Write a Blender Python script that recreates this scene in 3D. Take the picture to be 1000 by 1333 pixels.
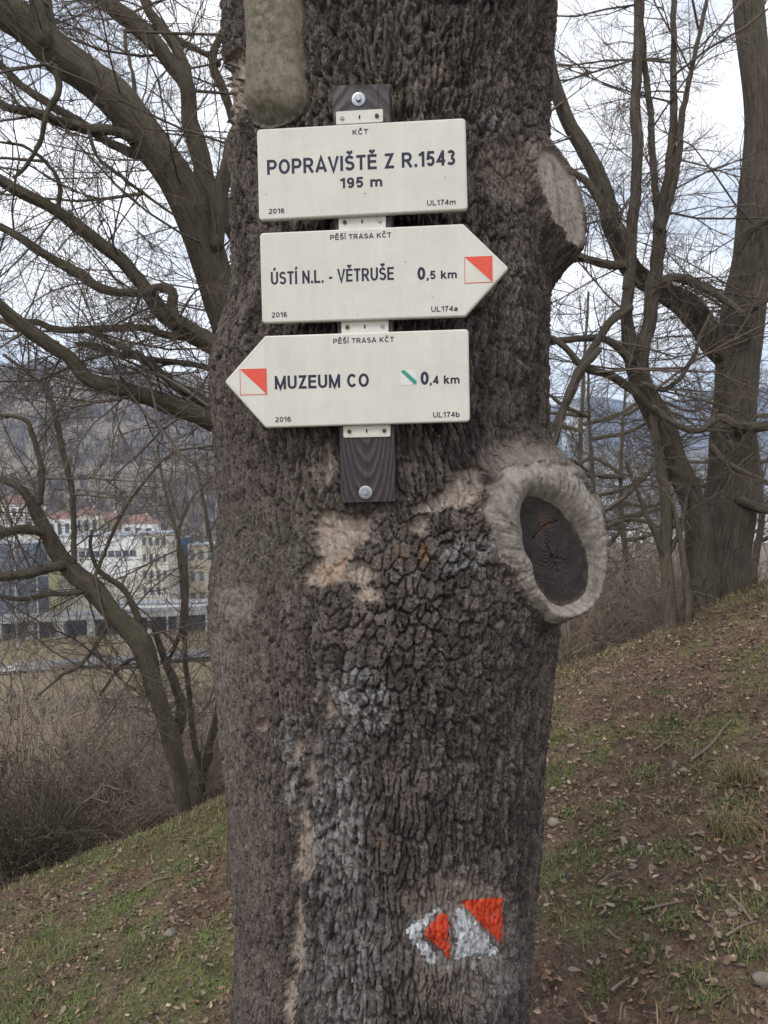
import bpy, math, random
import numpy as np
from mathutils import Vector, Matrix

# ------------------------------------------------------------------ scene, camera, sky, sun
for o in list(bpy.data.objects): bpy.data.objects.remove(o, do_unlink=True)
S = bpy.context.scene
COL = S.collection
F = 1000.0            # focal length in photo pixels (photo 1000 x 1333)
HZ = 630.0            # eye level in the photo
EYE = np.array([0.0, 0.0, 1.65])
PITCH = math.atan((HZ - 666.5) / F)
ROLL = math.radians(1.0)

fwd = np.array([0, math.cos(PITCH), math.sin(PITCH)])
up0 = np.array([0, -math.sin(PITCH), math.cos(PITCH)])
rt0 = np.array([1.0, 0, 0])
RT = rt0 * math.cos(ROLL) - up0 * math.sin(ROLL)
UP = up0 * math.cos(ROLL) + rt0 * math.sin(ROLL)

cam = bpy.data.cameras.new('camera'); camo = bpy.data.objects.new('camera', cam); COL.objects.link(camo)
camo.matrix_world = Matrix(((RT[0], UP[0], -fwd[0], EYE[0]), (RT[1], UP[1], -fwd[1], EYE[1]),
                            (RT[2], UP[2], -fwd[2], EYE[2]), (0, 0, 0, 1)))
cam.sensor_fit = 'VERTICAL'; cam.sensor_height = 36; cam.sensor_width = 27
cam.lens = 36 * F / 1333.0
cam.clip_start = 0.05; cam.clip_end = 30000
cam.dof.use_dof = True; cam.dof.focus_distance = 1.85; cam.dof.aperture_fstop = 16
S.camera = camo
S.render.resolution_x = 768; S.render.resolution_y = 1024

SUN_EL, SUN_AZ = math.radians(50), math.radians(213)      # azimuth clockwise from +Y
W = bpy.data.worlds.new('World'); S.world = W; W.use_nodes = True
nt = W.node_tree; nt.nodes.clear()
sky = nt.nodes.new('ShaderNodeTexSky'); sky.sky_type = 'NISHITA'; sky.sun_disc = False
sky.sun_elevation = SUN_EL; sky.sun_rotation = SUN_AZ
bg1 = nt.nodes.new('ShaderNodeBackground'); bg1.inputs[1].default_value = 0.13
bg2 = nt.nodes.new('ShaderNodeBackground'); bg2.inputs[0].default_value = (0.985, 0.99, 1.0, 1); bg2.inputs[1].default_value = 1.45
tc = nt.nodes.new('ShaderNodeTexCoord')
mp = nt.nodes.new('ShaderNodeMapping'); mp.inputs['Scale'].default_value = (1.6, 1.6, 4.2); mp.inputs['Location'].default_value = (.35, .2, .1)
nz = nt.nodes.new('ShaderNodeTexNoise'); nz.inputs['Scale'].default_value = 1.9; nz.inputs['Detail'].default_value = 7; nz.inputs['Roughness'].default_value = .55
cr = nt.nodes.new('ShaderNodeValToRGB'); cr.color_ramp.elements[0].position = .40; cr.color_ramp.elements[1].position = .60
cr.color_ramp.elements[0].color = (.42, .42, .42, 1)
mx = nt.nodes.new('ShaderNodeMixShader'); wo = nt.nodes.new('ShaderNodeOutputWorld')
L = nt.links.new
L(tc.outputs['Generated'], mp.inputs[0]); L(mp.outputs[0], nz.inputs['Vector']); L(nz.outputs['Fac'], cr.inputs[0])
L(sky.outputs[0], bg1.inputs[0]); L(cr.outputs[0], mx.inputs[0]); L(bg1.outputs[0], mx.inputs[1]); L(bg2.outputs[0], mx.inputs[2]); L(mx.outputs[0], wo.inputs[0])

sun = bpy.data.lights.new('sun', 'SUN'); sun.energy = 1.5; sun.angle = math.radians(14); sun.color = (1, .965, .91)
suno = bpy.data.objects.new('sun', sun); COL.objects.link(suno)
sd = Vector((math.sin(SUN_AZ) * math.cos(SUN_EL), math.cos(SUN_AZ) * math.cos(SUN_EL), math.sin(SUN_EL)))
suno.rotation_euler = sd.to_track_quat('Z', 'Y').to_euler()

vs = S.view_settings; vs.view_transform = 'Standard'; vs.look = 'None'; vs.exposure = 0.22; vs.gamma = 1; vs.use_curve_mapping = False

S.cycles.max_bounces = 5; S.cycles.diffuse_bounces = 3; S.cycles.volume_bounces = 0; S.cycles.use_denoising = True

rng = random.Random(7)
nr = np.random.default_rng(11)

# ------------------------------------------------------------------ helpers
def P(px, py, d):
    """world point that the photo shows at pixel px,py at depth d"""
    return EYE + d * (fwd + (px - 500.0) / F * RT + (666.5 - py) / F * UP)

def proj(v):
    r = v - EYE
    z = r @ fwd
    return 500 + F * (r @ RT) / z, 666.5 - F * (r @ UP) / z, z

def sst(a, b, x):
    t = np.clip((x - a) / (b - a), 0, 1); return t * t * (3 - 2 * t)

def h32(ix, iy, seed):
    n = (ix.astype(np.int64) * 374761393 + iy.astype(np.int64) * 668265263 + seed * 1442695041) & 0xffffffff
    n = ((n ^ (n >> 13)) * 1274126177) & 0xffffffff
    n = ((n ^ (n >> 16)) * 2246822519) & 0xffffffff
    return ((n ^ (n >> 15)) & 0xffffff) / float(0x1000000)

def noise2(x, y, seed=0):
    ix = np.floor(x); iy = np.floor(y); fx = x - ix; fy = y - iy
    ux = fx * fx * fx * (fx * (fx * 6 - 15) + 10); uy = fy * fy * fy * (fy * (fy * 6 - 15) + 10)
    def g(dx, dy):
        a = h32(ix + dx, iy + dy, seed) * 6.2831853
        return np.cos(a) * (fx - dx) + np.sin(a) * (fy - dy)
    return ((g(0, 0) * (1 - ux) + g(1, 0) * ux) * (1 - uy) + (g(0, 1) * (1 - ux) + g(1, 1) * ux) * uy) * 1.5

def fbm(x, y, seed=0, o=4):
    s = 0; a = 1.0; t = 0
    for k in range(o):
        s = s + a * noise2(x, y, seed + k * 17); t += a; a *= .5; x = x * 2.03 + 3.1; y = y * 2.03 + 7.7
    return s / t

def worley(x, y, seed=0):
    ix = np.floor(x); iy = np.floor(y)
    f1 = np.full(x.shape, 9.0); f2 = np.full(x.shape, 9.0); cid = np.zeros(x.shape)
    for dx in (-1, 0, 1):
        for dy in (-1, 0, 1):
            cx = ix + dx; cy = iy + dy
            a = h32(cx, cy, seed); b = h32(cx, cy, seed + 51)
            d = np.hypot(cx + .5 + (a - .5) * .95 - x, cy + .5 + (b - .5) * .95 - y)
            m = d < f1
            f2 = np.where(m, f1, np.minimum(f2, d)); cid = np.where(m, h32(cx, cy, seed + 99), cid); f1 = np.where(m, d, f1)
    return f1, f2, cid

def vor_edge(x, y, seed=0):
    """true distance to the cell border (in cell units) and the cell id"""
    x = x.astype(np.float32); y = y.astype(np.float32)
    ix = np.floor(x); iy = np.floor(y); cells = []
    for dx in (-2, -1, 0, 1, 2):
        for dy in (-2, -1, 0, 1, 2):
            if abs(dx) + abs(dy) == 4: continue
            cx = ix + dx; cy = iy + dy
            cells.append(((cx + .5 + (h32(cx, cy, seed) - .5) * .92 - x).astype(np.float32), (cy + .5 + (h32(cx, cy, seed + 51) - .5) * .92 - y).astype(np.float32)))
    best = np.full(x.shape, 99, np.float32); bx = np.zeros_like(x); by = np.zeros_like(x)
    for (a, b) in cells:
        d = a * a + b * b; m = d < best; best = np.where(m, d, best); bx = np.where(m, a, bx); by = np.where(m, b, by)
    ed = np.full(x.shape, 9, np.float32)
    for (a, b) in cells:
        ex = a - bx; ey = b - by; l = np.sqrt(ex * ex + ey * ey)
        d = np.where(l > 1e-4, (.5 * (a + bx) * ex + .5 * (b + by) * ey) / np.maximum(l, 1e-4), 9)
        ed = np.minimum(ed, d)
    cid = h32(np.round((x + bx) * 64), np.round((y + by) * 64), seed + 99)
    return ed, cid

def mesh_obj(name, V, Fc, mat, parent=None, smooth=True, link=True):
    me = bpy.data.meshes.new(name)
    V = np.asarray(V, dtype=np.float32)
    if isinstance(Fc, np.ndarray):
        n = Fc.shape[1]; nf = Fc.shape[0]
        me.vertices.add(len(V)); me.vertices.foreach_set('co', V.ravel())
        me.loops.add(nf * n); me.loops.foreach_set('vertex_index', Fc.astype(np.int32).ravel())
        me.polygons.add(nf); me.polygons.foreach_set('loop_start', np.arange(0, nf * n, n, dtype=np.int32))
        me.update(calc_edges=True); me.validate()
    else:
        me.from_pydata(V.tolist(), [], Fc); me.update()
    if smooth: me.polygons.foreach_set('use_smooth', np.ones(len(me.polygons), dtype=bool))
    if mat: me.materials.append(mat)
    o = bpy.data.objects.new(name, me)
    if link: COL.objects.link(o)
    if parent: o.parent = parent
    return o

def attr(o, name, data, kind):
    a = o.data.attributes.new(name, kind, 'POINT')
    a.data.foreach_set('color' if kind == 'FLOAT_COLOR' else ('vector' if kind == 'FLOAT_VECTOR' else 'value'), np.asarray(data, dtype=np.float32).ravel())

def tag(o, label=None, cat=None, group=None, kind=None):
    if label: o['label'] = label
    if cat: o['category'] = cat
    if group: o['group'] = group
    if kind: o['kind'] = kind
    return o

def empty(name, loc, label=None, cat=None, group=None):
    o = bpy.data.objects.new(name, None); COL.objects.link(o); o.location = loc; o.empty_display_size = .1
    return tag(o, label, cat, group)

def keep(o, parent):
    """parent without moving: mesh built in world coordinates"""
    o.parent = parent; o.matrix_parent_inverse = Matrix.Translation(-Vector(parent.location)); return o

def mat(name, color=(.5, .5, .5), rough=.8, metal=0.0, noise=None, bump=None, attrc=None, coord='Object', spec=.3):
    """noise: list of (scale, detail, lo, hi) brightness factors; second colour mixes via 'col2' tuples"""
    m = bpy.data.materials.new(name); m.use_nodes = True
    n = m.node_tree.nodes; l = m.node_tree.links
    b = n['Principled BSDF']; b.inputs['Roughness'].default_value = rough; b.inputs['Metallic'].default_value = metal
    b.inputs['Specular IOR Level'].default_value = spec
    if coord == 'Object':
        c = n.new('ShaderNodeTexCoord').outputs['Object']
    else:
        at = n.new('ShaderNodeAttribute'); at.attribute_name = coord; c = at.outputs['Vector']
    if attrc:
        at = n.new('ShaderNodeAttribute'); at.attribute_name = attrc; cur = at.outputs['Color']
    else:
        rg = n.new('ShaderNodeRGB'); rg.outputs[0].default_value = (*color, 1); cur = rg.outputs[0]
    for it in (noise or []):
        sc, det, lo, hi = it[:4]
        t = n.new('ShaderNodeTexNoise'); t.inputs['Detail'].default_value = det; t.inputs['Roughness'].default_value = .65
        if isinstance(sc, tuple):
            mp = n.new('ShaderNodeMapping'); mp.inputs['Scale'].default_value = sc; l.new(c, mp.inputs[0]); l.new(mp.outputs[0], t.inputs['Vector']); t.inputs['Scale'].default_value = 1
        else:
            l.new(c, t.inputs['Vector']); t.inputs['Scale'].default_value = sc
        mr = n.new('ShaderNodeMapRange'); mr.inputs['From Min'].default_value = .3; mr.inputs['From Max'].default_value = .7
        l.new(t.outputs['Fac'], mr.inputs['Value'])
        mm = n.new('ShaderNodeMix'); mm.data_type = 'RGBA'
        if len(it) > 4:      # mix to another colour
            mm.blend_type = 'MIX'; mr.inputs['To Min'].default_value = lo; mr.inputs['To Max'].default_value = hi
            l.new(mr.outputs[0], mm.inputs['Factor']); l.new(cur, mm.inputs['A']); mm.inputs['B'].default_value = (*it[4], 1)
        else:
            mm.blend_type = 'MULTIPLY'; mm.inputs['Factor'].default_value = 1
            mr.inputs['To Min'].default_value = lo; mr.inputs['To Max'].default_value = hi
            l.new(cur, mm.inputs['A']); l.new(mr.outputs[0], mm.inputs['B'])
        cur = mm.outputs['Result']
    l.new(cur, b.inputs['Base Color'])
    prev = None
    for (sc, det, dist) in (bump or []):
        t = n.new('ShaderNodeTexNoise'); t.inputs['Detail'].default_value = det; t.inputs['Roughness'].default_value = .7
        if isinstance(sc, tuple):
            mp = n.new('ShaderNodeMapping'); mp.inputs['Scale'].default_value = sc; l.new(c, mp.inputs[0]); l.new(mp.outputs[0], t.inputs['Vector']); t.inputs['Scale'].default_value = 1
        else:
            l.new(c, t.inputs['Vector']); t.inputs['Scale'].default_value = sc
        bp = n.new('ShaderNodeBump'); bp.inputs['Strength'].default_value = 1; bp.inputs['Distance'].default_value = dist
        l.new(t.outputs['Fac'], bp.inputs['Height'])
        if prev: l.new(prev, bp.inputs['Normal'])
        prev = bp.outputs[0]
    if prev: l.new(prev, b.inputs['Normal'])
    return m

# ------------------------------------------------------------------ terrain
VALLEY = -52.0
def terrain(x, y):
    x = np.asarray(x, float); y = np.asarray(y, float)
    slope = -0.85 + .27 * x + .012 * x * np.abs(x)
    slope = np.where(x > 0, np.minimum(slope, 3.0 + .05 * x), np.maximum(slope, -4.5 + .1 * x))
    near = slope * sst(-1.0, 3.2, y + 0 * x)
    near = near + .07 * fbm(x * .9, y * .9, 5, 4) + .032 * fbm(x * 4, y * 4, 9, 3)
    crest = 7.3 + .22 * np.clip(x, -6, 8) + .25 * noise2(x * .7, y * 0 + 3, 2)
    over = np.maximum(y - crest, 0)
    drop = .62 * (np.sqrt(over ** 2 + .5) - .7)
    z = near - np.where(over > 0, drop, 0)
    z = z + .5 * sst(14, 30, y) * fbm(x * .12, y * .12, 31, 3)
    zv = VALLEY + .6 * fbm(x * .01, y * .01, 77, 3)
    return np.maximum(z, zv) 

m_ground = mat('soil_and_moss', rough=.95, attrc='soil_colour', noise=[(7, 6, .5, 1.5), (60, 4, .45, 1.55)], bump=[(25, 8, .03), (120, 5, .01)])

rad = np.concatenate([np.linspace(.4, 2.4, 12, endpoint=False), np.linspace(2.4, 13, 150, endpoint=False), np.geomspace(13, 120, 40, endpoint=False), np.geomspace(120, 4800, 40)])
az = np.radians(np.concatenate([np.linspace(-180, -36, 30, endpoint=False), np.linspace(-36, 36, 240, endpoint=False), np.linspace(36, 180, 31)]))
A, R = np.meshgrid(az, rad)
gx, gy = np.sin(A) * R, np.cos(A) * R
gz = terrain(gx, gy)
nA, nR = len(az), len(rad)
idx = np.arange(nA * nR).reshape(nR, nA)
q = np.stack([idx[:-1, :-1], idx[:-1, 1:], idx[1:, 1:], idx[1:, :-1]], -1).reshape(-1, 4)[:, ::-1]
V = np.stack([gx, gy, gz], -1).reshape(-1, 3)
V = np.vstack([V, [[0, 0, terrain(0, 0)]]])
ground = mesh_obj('ground', V, q, m_ground)
tag(ground, 'grassy hillside strewn with dead leaves falling away to the valley', 'ground', kind='structure')

gm_ = fbm(V[:, 0] * 1.1, V[:, 1] * 1.1, 201, 4) + .35 * fbm(V[:, 0] * 5, V[:, 1] * 5, 202, 2) - .10 * (V[:, 0] > 0) + .16 * (V[:, 0] < -.5)
gm_ = sst(-.12, .38, gm_)[:, None] * .8
soil = np.array([.150, .098, .068]) * (1 - gm_) + gm_ * np.array([.145, .145, .055])
soil = soil * (1 + .35 * fbm(V[:, 0] * 2.2, V[:, 1] * 2.2, 205, 4))[:, None]
attr(ground, 'soil_colour', np.concatenate([np.clip(soil, .01, 1), np.ones((len(V), 1))], 1), 'FLOAT_COLOR')

def gz1(x, y): return float(terrain(x, y))

# ------------------------------------------------------------------ far hills
def ridge_hill(name, a0, a1, d0, d1, skyf, m, label, rough, seed, footz=VALLEY - 3, na=220, nd=70):
    az = np.linspace(math.radians(a0), math.radians(a1), na); dd = np.linspace(0, 1, nd)
    A, T = np.meshgrid(az, dd)
    D = d0 + (d1 - d0) * T
    x = np.tan(A) * D; y = D
    pxx = 500 + F * np.tan(A)
    top = EYE[2] + (HZ - skyf(pxx)) / F * d1 * .86
    prof = np.where(T < .86, (T / .86) ** 1.15, 1 - .35 * (T - .86) / .14)
    z = footz + (top - footz) * prof + rough * fbm(x / (rough * 9), y / (rough * 9), seed, 6) * np.minimum(1, T * 5)
    idx = np.arange(na * nd).reshape(nd, na)
    q = np.stack([idx[:-1, :-1], idx[:-1, 1:], idx[1:, 1:], idx[1:, :-1]], -1).reshape(-1, 4)
    o = mesh_obj(name, np.stack([x, y, z], -1).reshape(-1, 3), q, m)
    tag(o, label, 'hill', kind='structure')
    return (x, y, z)

m_hill = mat('winter_woods_hillside', (.22, .17, .145), .95, noise=[(.004, 4, 0, .8, (.22, .19, .12)), (.02, 6, .6, 1.4), (.12, 4, .55, 1.5)], bump=[(.06, 6, 12)])
m_hill2 = mat('distant_hillside', (.085, .08, .08), .95, noise=[(.003, 5, .6, 1.4), (.02, 5, .7, 1.3)])
m_city = mat('town_hillside', (.13, .12, .10), .95, noise=[(.01, 5, .6, 1.4), (.06, 4, .6, 1.4)])
skyL = lambda p: np.interp(p, [-400, 0, 60, 140, 220, 300, 420, 560], [440, 470, 458, 462, 474, 486, 500, 560])
HL = ridge_hill('hill', -48, 4, 430, 1500, skyL, m_hill, 'wooded brown hillside across the valley behind the factory buildings', 16, 3)
skyC = lambda p: np.interp(p, [350, 700, 800, 1000, 1600], [640, 590, 585, 590, 590])
HC = ridge_hill('hill', -6, 45, 800, 2300, skyC, m_city, 'low rising ground with the far town on it', 10, 8)
skyR = lambda p: np.interp(p, [300, 500, 700, 780, 860, 940, 1000, 1100, 1600], [600, 560, 525, 510, 525, 505, 500, 495, 520])
HR = ridge_hill('hill', -12, 48, 2500, 4600, skyR, m_hill2, 'blue hazy ridge on the horizon beyond the town', 60, 15)

# far woodland on the valley side: many tiny bare trees that read as one mass
def far_wood(hill, n, hmin, hmax, seed, name, label, m):
    x, y, z = hill
    r = np.random.default_rng(seed)
    nd, na = x.shape
    V = []; Fc = []
    i = r.random(n) * (nd * .87 - 2) + nd * .02; j = r.random(n) * (na - 2)
    i0 = i.astype(int); j0 = j.astype(int); fi = i - i0; fj = j - j0
    def bl(a): return (a[i0, j0] * (1 - fi) * (1 - fj) + a[i0 + 1, j0] * fi * (1 - fj) + a[i0, j0 + 1] * (1 - fi) * fj + a[i0 + 1, j0 + 1] * fi * fj)
    X, Y, Z = bl(x), bl(y), bl(z)
    keepm = fbm(X / 130, Y / 130, seed, 3) > -.16
    X, Y, Z = X[keepm], Y[keepm], Z[keepm]; n = len(X)
    h = r.uniform(hmin, hmax, n)
    K = 5
    ang = r.random((n, K)) * 6.283; sp = r.random((n, K)) ** .5 * .42
    tip = np.stack([X[:, None] + np.cos(ang) * sp * h[:, None], Y[:, None] + np.sin(ang) * sp * h[:, None], Z[:, None] + h[:, None] * (1 - .7 * sp * r.random((n, K)))], -1)
    wv = h[:, None] * .05
    pa = ang + 1.57
    b1 = np.stack([X[:, None] + np.cos(ang) * sp * h[:, None] * .3 + np.cos(pa) * wv, Y[:, None] + np.sin(ang) * sp * h[:, None] * .3 + np.sin(pa) * wv, Z[:, None] + h[:, None] * .05 + 0 * ang], -1)
    b2 = b1 - np.stack([np.cos(pa) * wv * 2, np.sin(pa) * wv * 2, 0 * ang - h[:, None] * .02], -1)
    mid = tip * .45 + b1 * .55; mid[..., 0] += h[:, None] * .07 * (r.random((n, K)) - .2); 
    VV = np.stack([b1, b2, tip, mid], 2).reshape(-1, 3)
    k = np.arange(n * K) * 4
    FF = np.concatenate([np.stack([k, k + 1, k + 2], -1), np.stack([k + 1, k + 3, k + 2], -1)])
    o = mesh_obj(name, VV, FF, m, smooth=False); tag(o, label, 'woodland', kind='stuff'); return o
m_fw = mat('far_bare_trees', (.20, .155, .135), .95, noise=[(.02, 3, 0, .7, (.15, .12, .11)), (.1, 3, .6, 1.4)])
far_wood(HL, 9000, 9, 17, 5, 'woodland', 'bare winter woodland covering the brown hillside', m_fw)
far_wood(HC, 2500, 7, 13, 6, 'woodland', 'bare trees scattered over the far town slope', m_fw)

vx, vy = np.meshgrid(np.linspace(-230, 10, 60), np.linspace(45, 222, 50))
far_wood((vx, vy, terrain(vx, vy)), 5200, 1.6, 4.2, 9, 'scrub', 'brown leafless scrub covering the valley floor this side of the road', mat('valley_scrub', (.17, .135, .11), .95, noise=[(.1, 3, 0, .7, (.12, .11, .075)), (.6, 3, .6, 1.4)]))
# ------------------------------------------------------------------ far buildings
def box(V, Fc, x0, x1, y0, y1, z0, z1):
    b = len(V)
    V += [(x0, y0, z0), (x1, y0, z0), (x1, y1, z0), (x0, y1, z0), (x0, y0, z1), (x1, y0, z1), (x1, y1, z1), (x0, y1, z1)]
    Fc += [(b, b + 3, b + 2, b + 1), (b + 4, b + 5, b + 6, b + 7), (b, b + 1, b + 5, b + 4), (b + 1, b + 2, b + 6, b + 5), (b + 2, b + 3, b + 7, b + 6), (b + 3, b, b + 4, b + 7)]
def boxo(name, x0, x1, y0, y1, z0, z1, m, parent=None):
    V = []; Fc = []; box(V, Fc, x0, x1, y0, y1, z0, z1)
    return mesh_obj(name, V, Fc, m, parent, smooth=False)

m_white = mat('white_render', (.80, .79, .77), .8, noise=[(.25, 5, .82, 1.08), (.04, 3, .9, 1.05)])
m_cream = mat('cream_render', (.62, .57, .47), .85, noise=[(.3, 5, .8, 1.1)])
m_slate = mat('dark_cladding', (.09, .10, .13), .5, noise=[(.2, 4, .7, 1.3)])
m_ochre = mat('ochre_render', (.42, .35, .25), .85, noise=[(.3, 5, .8, 1.1)])
m_blue = mat('blue_cladding', (.06, .14, .36), .5, noise=[(.4, 4, .8, 1.2)])
m_red = mat('red_roof_tiles', (.21, .12, .098), .85, noise=[(.4, 6, .65, 1.3)])
m_win = mat('dark_glass', (.10, .11, .13), .25, noise=[(.5, 2, .6, 1.5)], spec=.6)
m_conc = mat('pale_concrete', (.36, .36, .35), .9, noise=[(.3, 6, .75, 1.15)])
m_grey = mat('grey_sheet_roof', (.30, .31, .33), .6, noise=[(.2, 4, .8, 1.1)])
m_yel = mat('yellow_panel', (.50, .46, .26), .7, noise=[(.4, 4, .85, 1.1)])
m_tar = mat('asphalt', (.13, .13, .135), .9, noise=[(.2, 6, .8, 1.2)])

def building(name, px0, px1, py_top, d, depth, wall, label, floors=0, cols=0, roof=None, roofm=None, yaw=0, base=None, win=(.55, .5), cat='building', group=None):
    xl = (px0 - 500) / F * d; xr = (px1 - 500) / F * d
    w = xr - xl; zt = EYE[2] + (HZ - py_top) / F * d
    cx = (xl + xr) / 2
    zb = gz1(cx, d) - .5 if base is None else base
    e = empty(name, (cx, d, zb), label, cat, group); e.rotation_euler.z = yaw
    h = zt - zb
    boxo('wall', -w / 2, w / 2, 0, depth, 0, h, wall, e)
    for f in range(floors):
        for c in range(cols):
            ww = w / cols * win[0]; fh = h / floors
            xc = -w / 2 + w / cols * (c + .5); zc = fh * (f + .55)
            fr = boxo('window', xc - ww / 2, xc + ww / 2, -.06, .1, zc - fh * win[1] / 2, zc + fh * win[1] / 2, m_conc, e)
            boxo('pane', xc - ww / 2 + .12, xc + ww / 2 - .12, -.09, .05, zc - fh * win[1] / 2 + .12, zc + fh * win[1] / 2 - .12, m_win, fr)
    if roof == 'flat':
        boxo('roof', -w / 2 - .3, w / 2 + .3, -.3, depth + .3, h, h + .5, roofm or m_grey, e)
    elif roof == 'hip':
        rh = min(w, depth) * .38; k = .4
        a, b2, c2 = w / 2 + k, -k, depth + k
        ins = min(w, depth) * .42
        V = [(-a, b2, h), (a, b2, h), (a, c2, h), (-a, c2, h), (-a + ins, depth / 2, h + rh), (a - ins, depth / 2, h + rh)]
        r = mesh_obj('roof', V, [(0, 1, 5, 4), (1, 2, 5), (2, 3, 4, 5), (3, 0, 4), (3, 2, 1, 0)], roofm or m_red, e, smooth=False)
        boxo('chimney', w * .15, w * .15 + .9, depth * .45, depth * .45 + .9, h + rh * .5, h + rh + 1.0, m_cream, r)
    return e

b = building('factory_hall', 62, 182, 692, 325, 30, m_white, 'long white factory hall with a dark strip of windows in the valley', roof='flat')
w = 39.0
boxo('base_course', -19.4, 19.4, -.25, 0.1, 0, 17, m_cream, b)
for k in range(9): 
    fr = boxo('window', -10 + k * 3.1, -10 + k * 3.1 + 2.7, -.2, .1, 25.3, 28.0, m_conc, b); boxo('pane', -9.85 + k * 3.1, -10 + k * 3.1 + 2.55, -.26, .0, 25.45, 27.85, m_win, fr)
building('cream_block', 182, 217, 690, 322, 18, m_cream, 'cream block with rows of small windows at the end of the factory hall', 5, 4, 'flat')
building('dark_block', -40, 42, 700, 300, 20, m_slate, 'dark slate coloured block with glass panels left of the factory', 6, 9, 'flat', win=(.8, .7))
building('yellow_annex', 41, 61, 712, 312, 10, m_yel, 'small yellow annex squeezed between dark block and white hall', 3, 2, 'flat')
building('white_house', -4, 32, 648, 470, 16, m_white, 'tall white house rising behind the dark block', 4, 4, 'hip')
for k, (a, c, t, d) in enumerate([(62, 92, 668, 430), (96, 128, 664, 440), (130, 152, 670, 420), (158, 200, 676, 400), (34, 62, 664, 450)]):
    building('red_roofed_house', a, c, t, d, 12, [m_white, m_cream, m_ochre][k % 3], ['white house with red hipped roof behind the factory hall', 'cream house with red hipped roof behind the factory hall', 'ochre house with red hipped roof behind the factory hall', 'wide low white house under a broad red roof beside the cream block', 'cream house with red roof between white house and factory'][k], 3, 3, 'hip', group='red roofed houses in the valley')
building('blue_shed', 216, 241, 697, 345, 14, m_blue, 'bright blue clad shed right of the cream block', 0, 0, 'flat')
building('ochre_house', 243, 290, 706, 338, 14, m_ochre, 'ochre house with flat roof past the blue shed', 3, 4, 'flat')
building('low_white_shed', 130, 270, 782, 300, 9, m_white, 'long low white shed in front of the factory hall', 1, 12, 'flat', win=(.6, .35))
# town on the right
for k, (a, c, t, d, mm) in enumerate([(735, 743, 531, 1900, m_white), (746, 753, 529, 1950, m_cream), (756, 763, 533, 1900, m_white)]):
    building('tower_block', a, c, t, d, 16, mm, ['white tower block on the far town slope', 'cream tower block between two white towers on the far slope', 'white tower block on the far town slope'][k], 8, 3, 'flat', base=EYE[2] + (HZ - 585) / F * d - 10, group='far tower blocks')
r2 = random.Random(4)
for k in range(46):
    a = r2.uniform(700, 1010); d = r2.uniform(560, 1500); wd = r2.uniform(9, 30)
    i = d - 800
    x = (a - 500) / F * d
    if d < 830: zb = VALLEY
    else:
        t_ = min((d - 800) / 1500 / .86, 1); zb = VALLEY - 3 + (EYE[2] + (HZ - 590) / F * 2300 * .86 - VALLEY + 3) * t_ ** 1.15
    zb -= 4
    zt = zb + r2.uniform(10, 22)
    pyt = HZ - (zt - EYE[2]) / d * F
    building('town_house', a, a + wd / d * F, pyt, d, wd * .7, [m_white, m_cream, m_white, m_grey, m_ochre][k % 5],
             ['white town house in the hazy valley', 'cream town house in the hazy valley', 'white town house in the hazy valley', 'grey town building in the hazy valley', 'ochre town house in the hazy valley'][k % 5], 2, 3,
             'hip' if k % 3 else 'flat', roofm=m_red if k % 6 == 1 else m_grey, base=zb, yaw=r2.uniform(-.4, .4), group='far town houses')

# road, railway wall, poles, cars
def strip(name, pts, w, z, m, label):
    V = []; Fc = []
    for i, (x, y) in enumerate(pts):
        a = pts[max(i - 1, 0)]; b = pts[min(i + 1, len(pts) - 1)]
        t = np.array([b[0] - a[0], b[1] - a[1]], float); t /= np.linalg.norm(t); nn = np.array([-t[1], t[0]])
        V += [(x + nn[0] * w / 2, y + nn[1] * w / 2, z), (x - nn[0] * w / 2, y - nn[1] * w / 2, z)]
        if i: Fc.append((2 * i - 2, 2 * i - 1, 2 * i + 1, 2 * i))
    o = mesh_obj(name, V, Fc, m, smooth=False); return tag(o, label, 'road', kind='structure')
strip('road', [(-260, 195), (-160, 214), (-80, 236), (0, 262), (150, 300)], 12, VALLEY + .9, m_tar, 'grey road along the valley floor')
def railwall():
    e = empty('railway_viaduct', (-150, 270, VALLEY), 'long pale concrete railway viaduct with dark openings below the factory', 'viaduct'); e.rotation_euler.z = .17
    boxo('deck', 0, 130, 0, 7, 6.2, 8.2, m_conc, e); boxo('parapet', 0, 130, -.2, .2, 8.2, 9.6, m_grey, e)
    for k in range(13): boxo('pier', k * 10.5, k * 10.5 + 2.6, .4, 6.5, -2, 6.2, m_conc, e)
    boxo('back_wall', 0, 130, 6.6, 7.0, -2, 6.2, m_slate, e)
railwall()
for k, (px, t) in enumerate([(17, 700), (45, 735), (150, 738), (214, 760)]):
    d = 262; x = (px - 500) / F * d; zt = EYE[2] + (HZ - t) / F * d
    e = empty('lattice_pole', (x, d, VALLEY), 'pale steel catenary pole standing before the railway viaduct', 'pole', 'catenary poles')
    boxo('mast', -.25, .25, -.25, .25, 0, zt - VALLEY, m_conc, e); boxo('arm', 0, 4, -.1, .1, zt - VALLEY - 2, zt - VALLEY - 1.7, m_conc, e)

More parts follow.
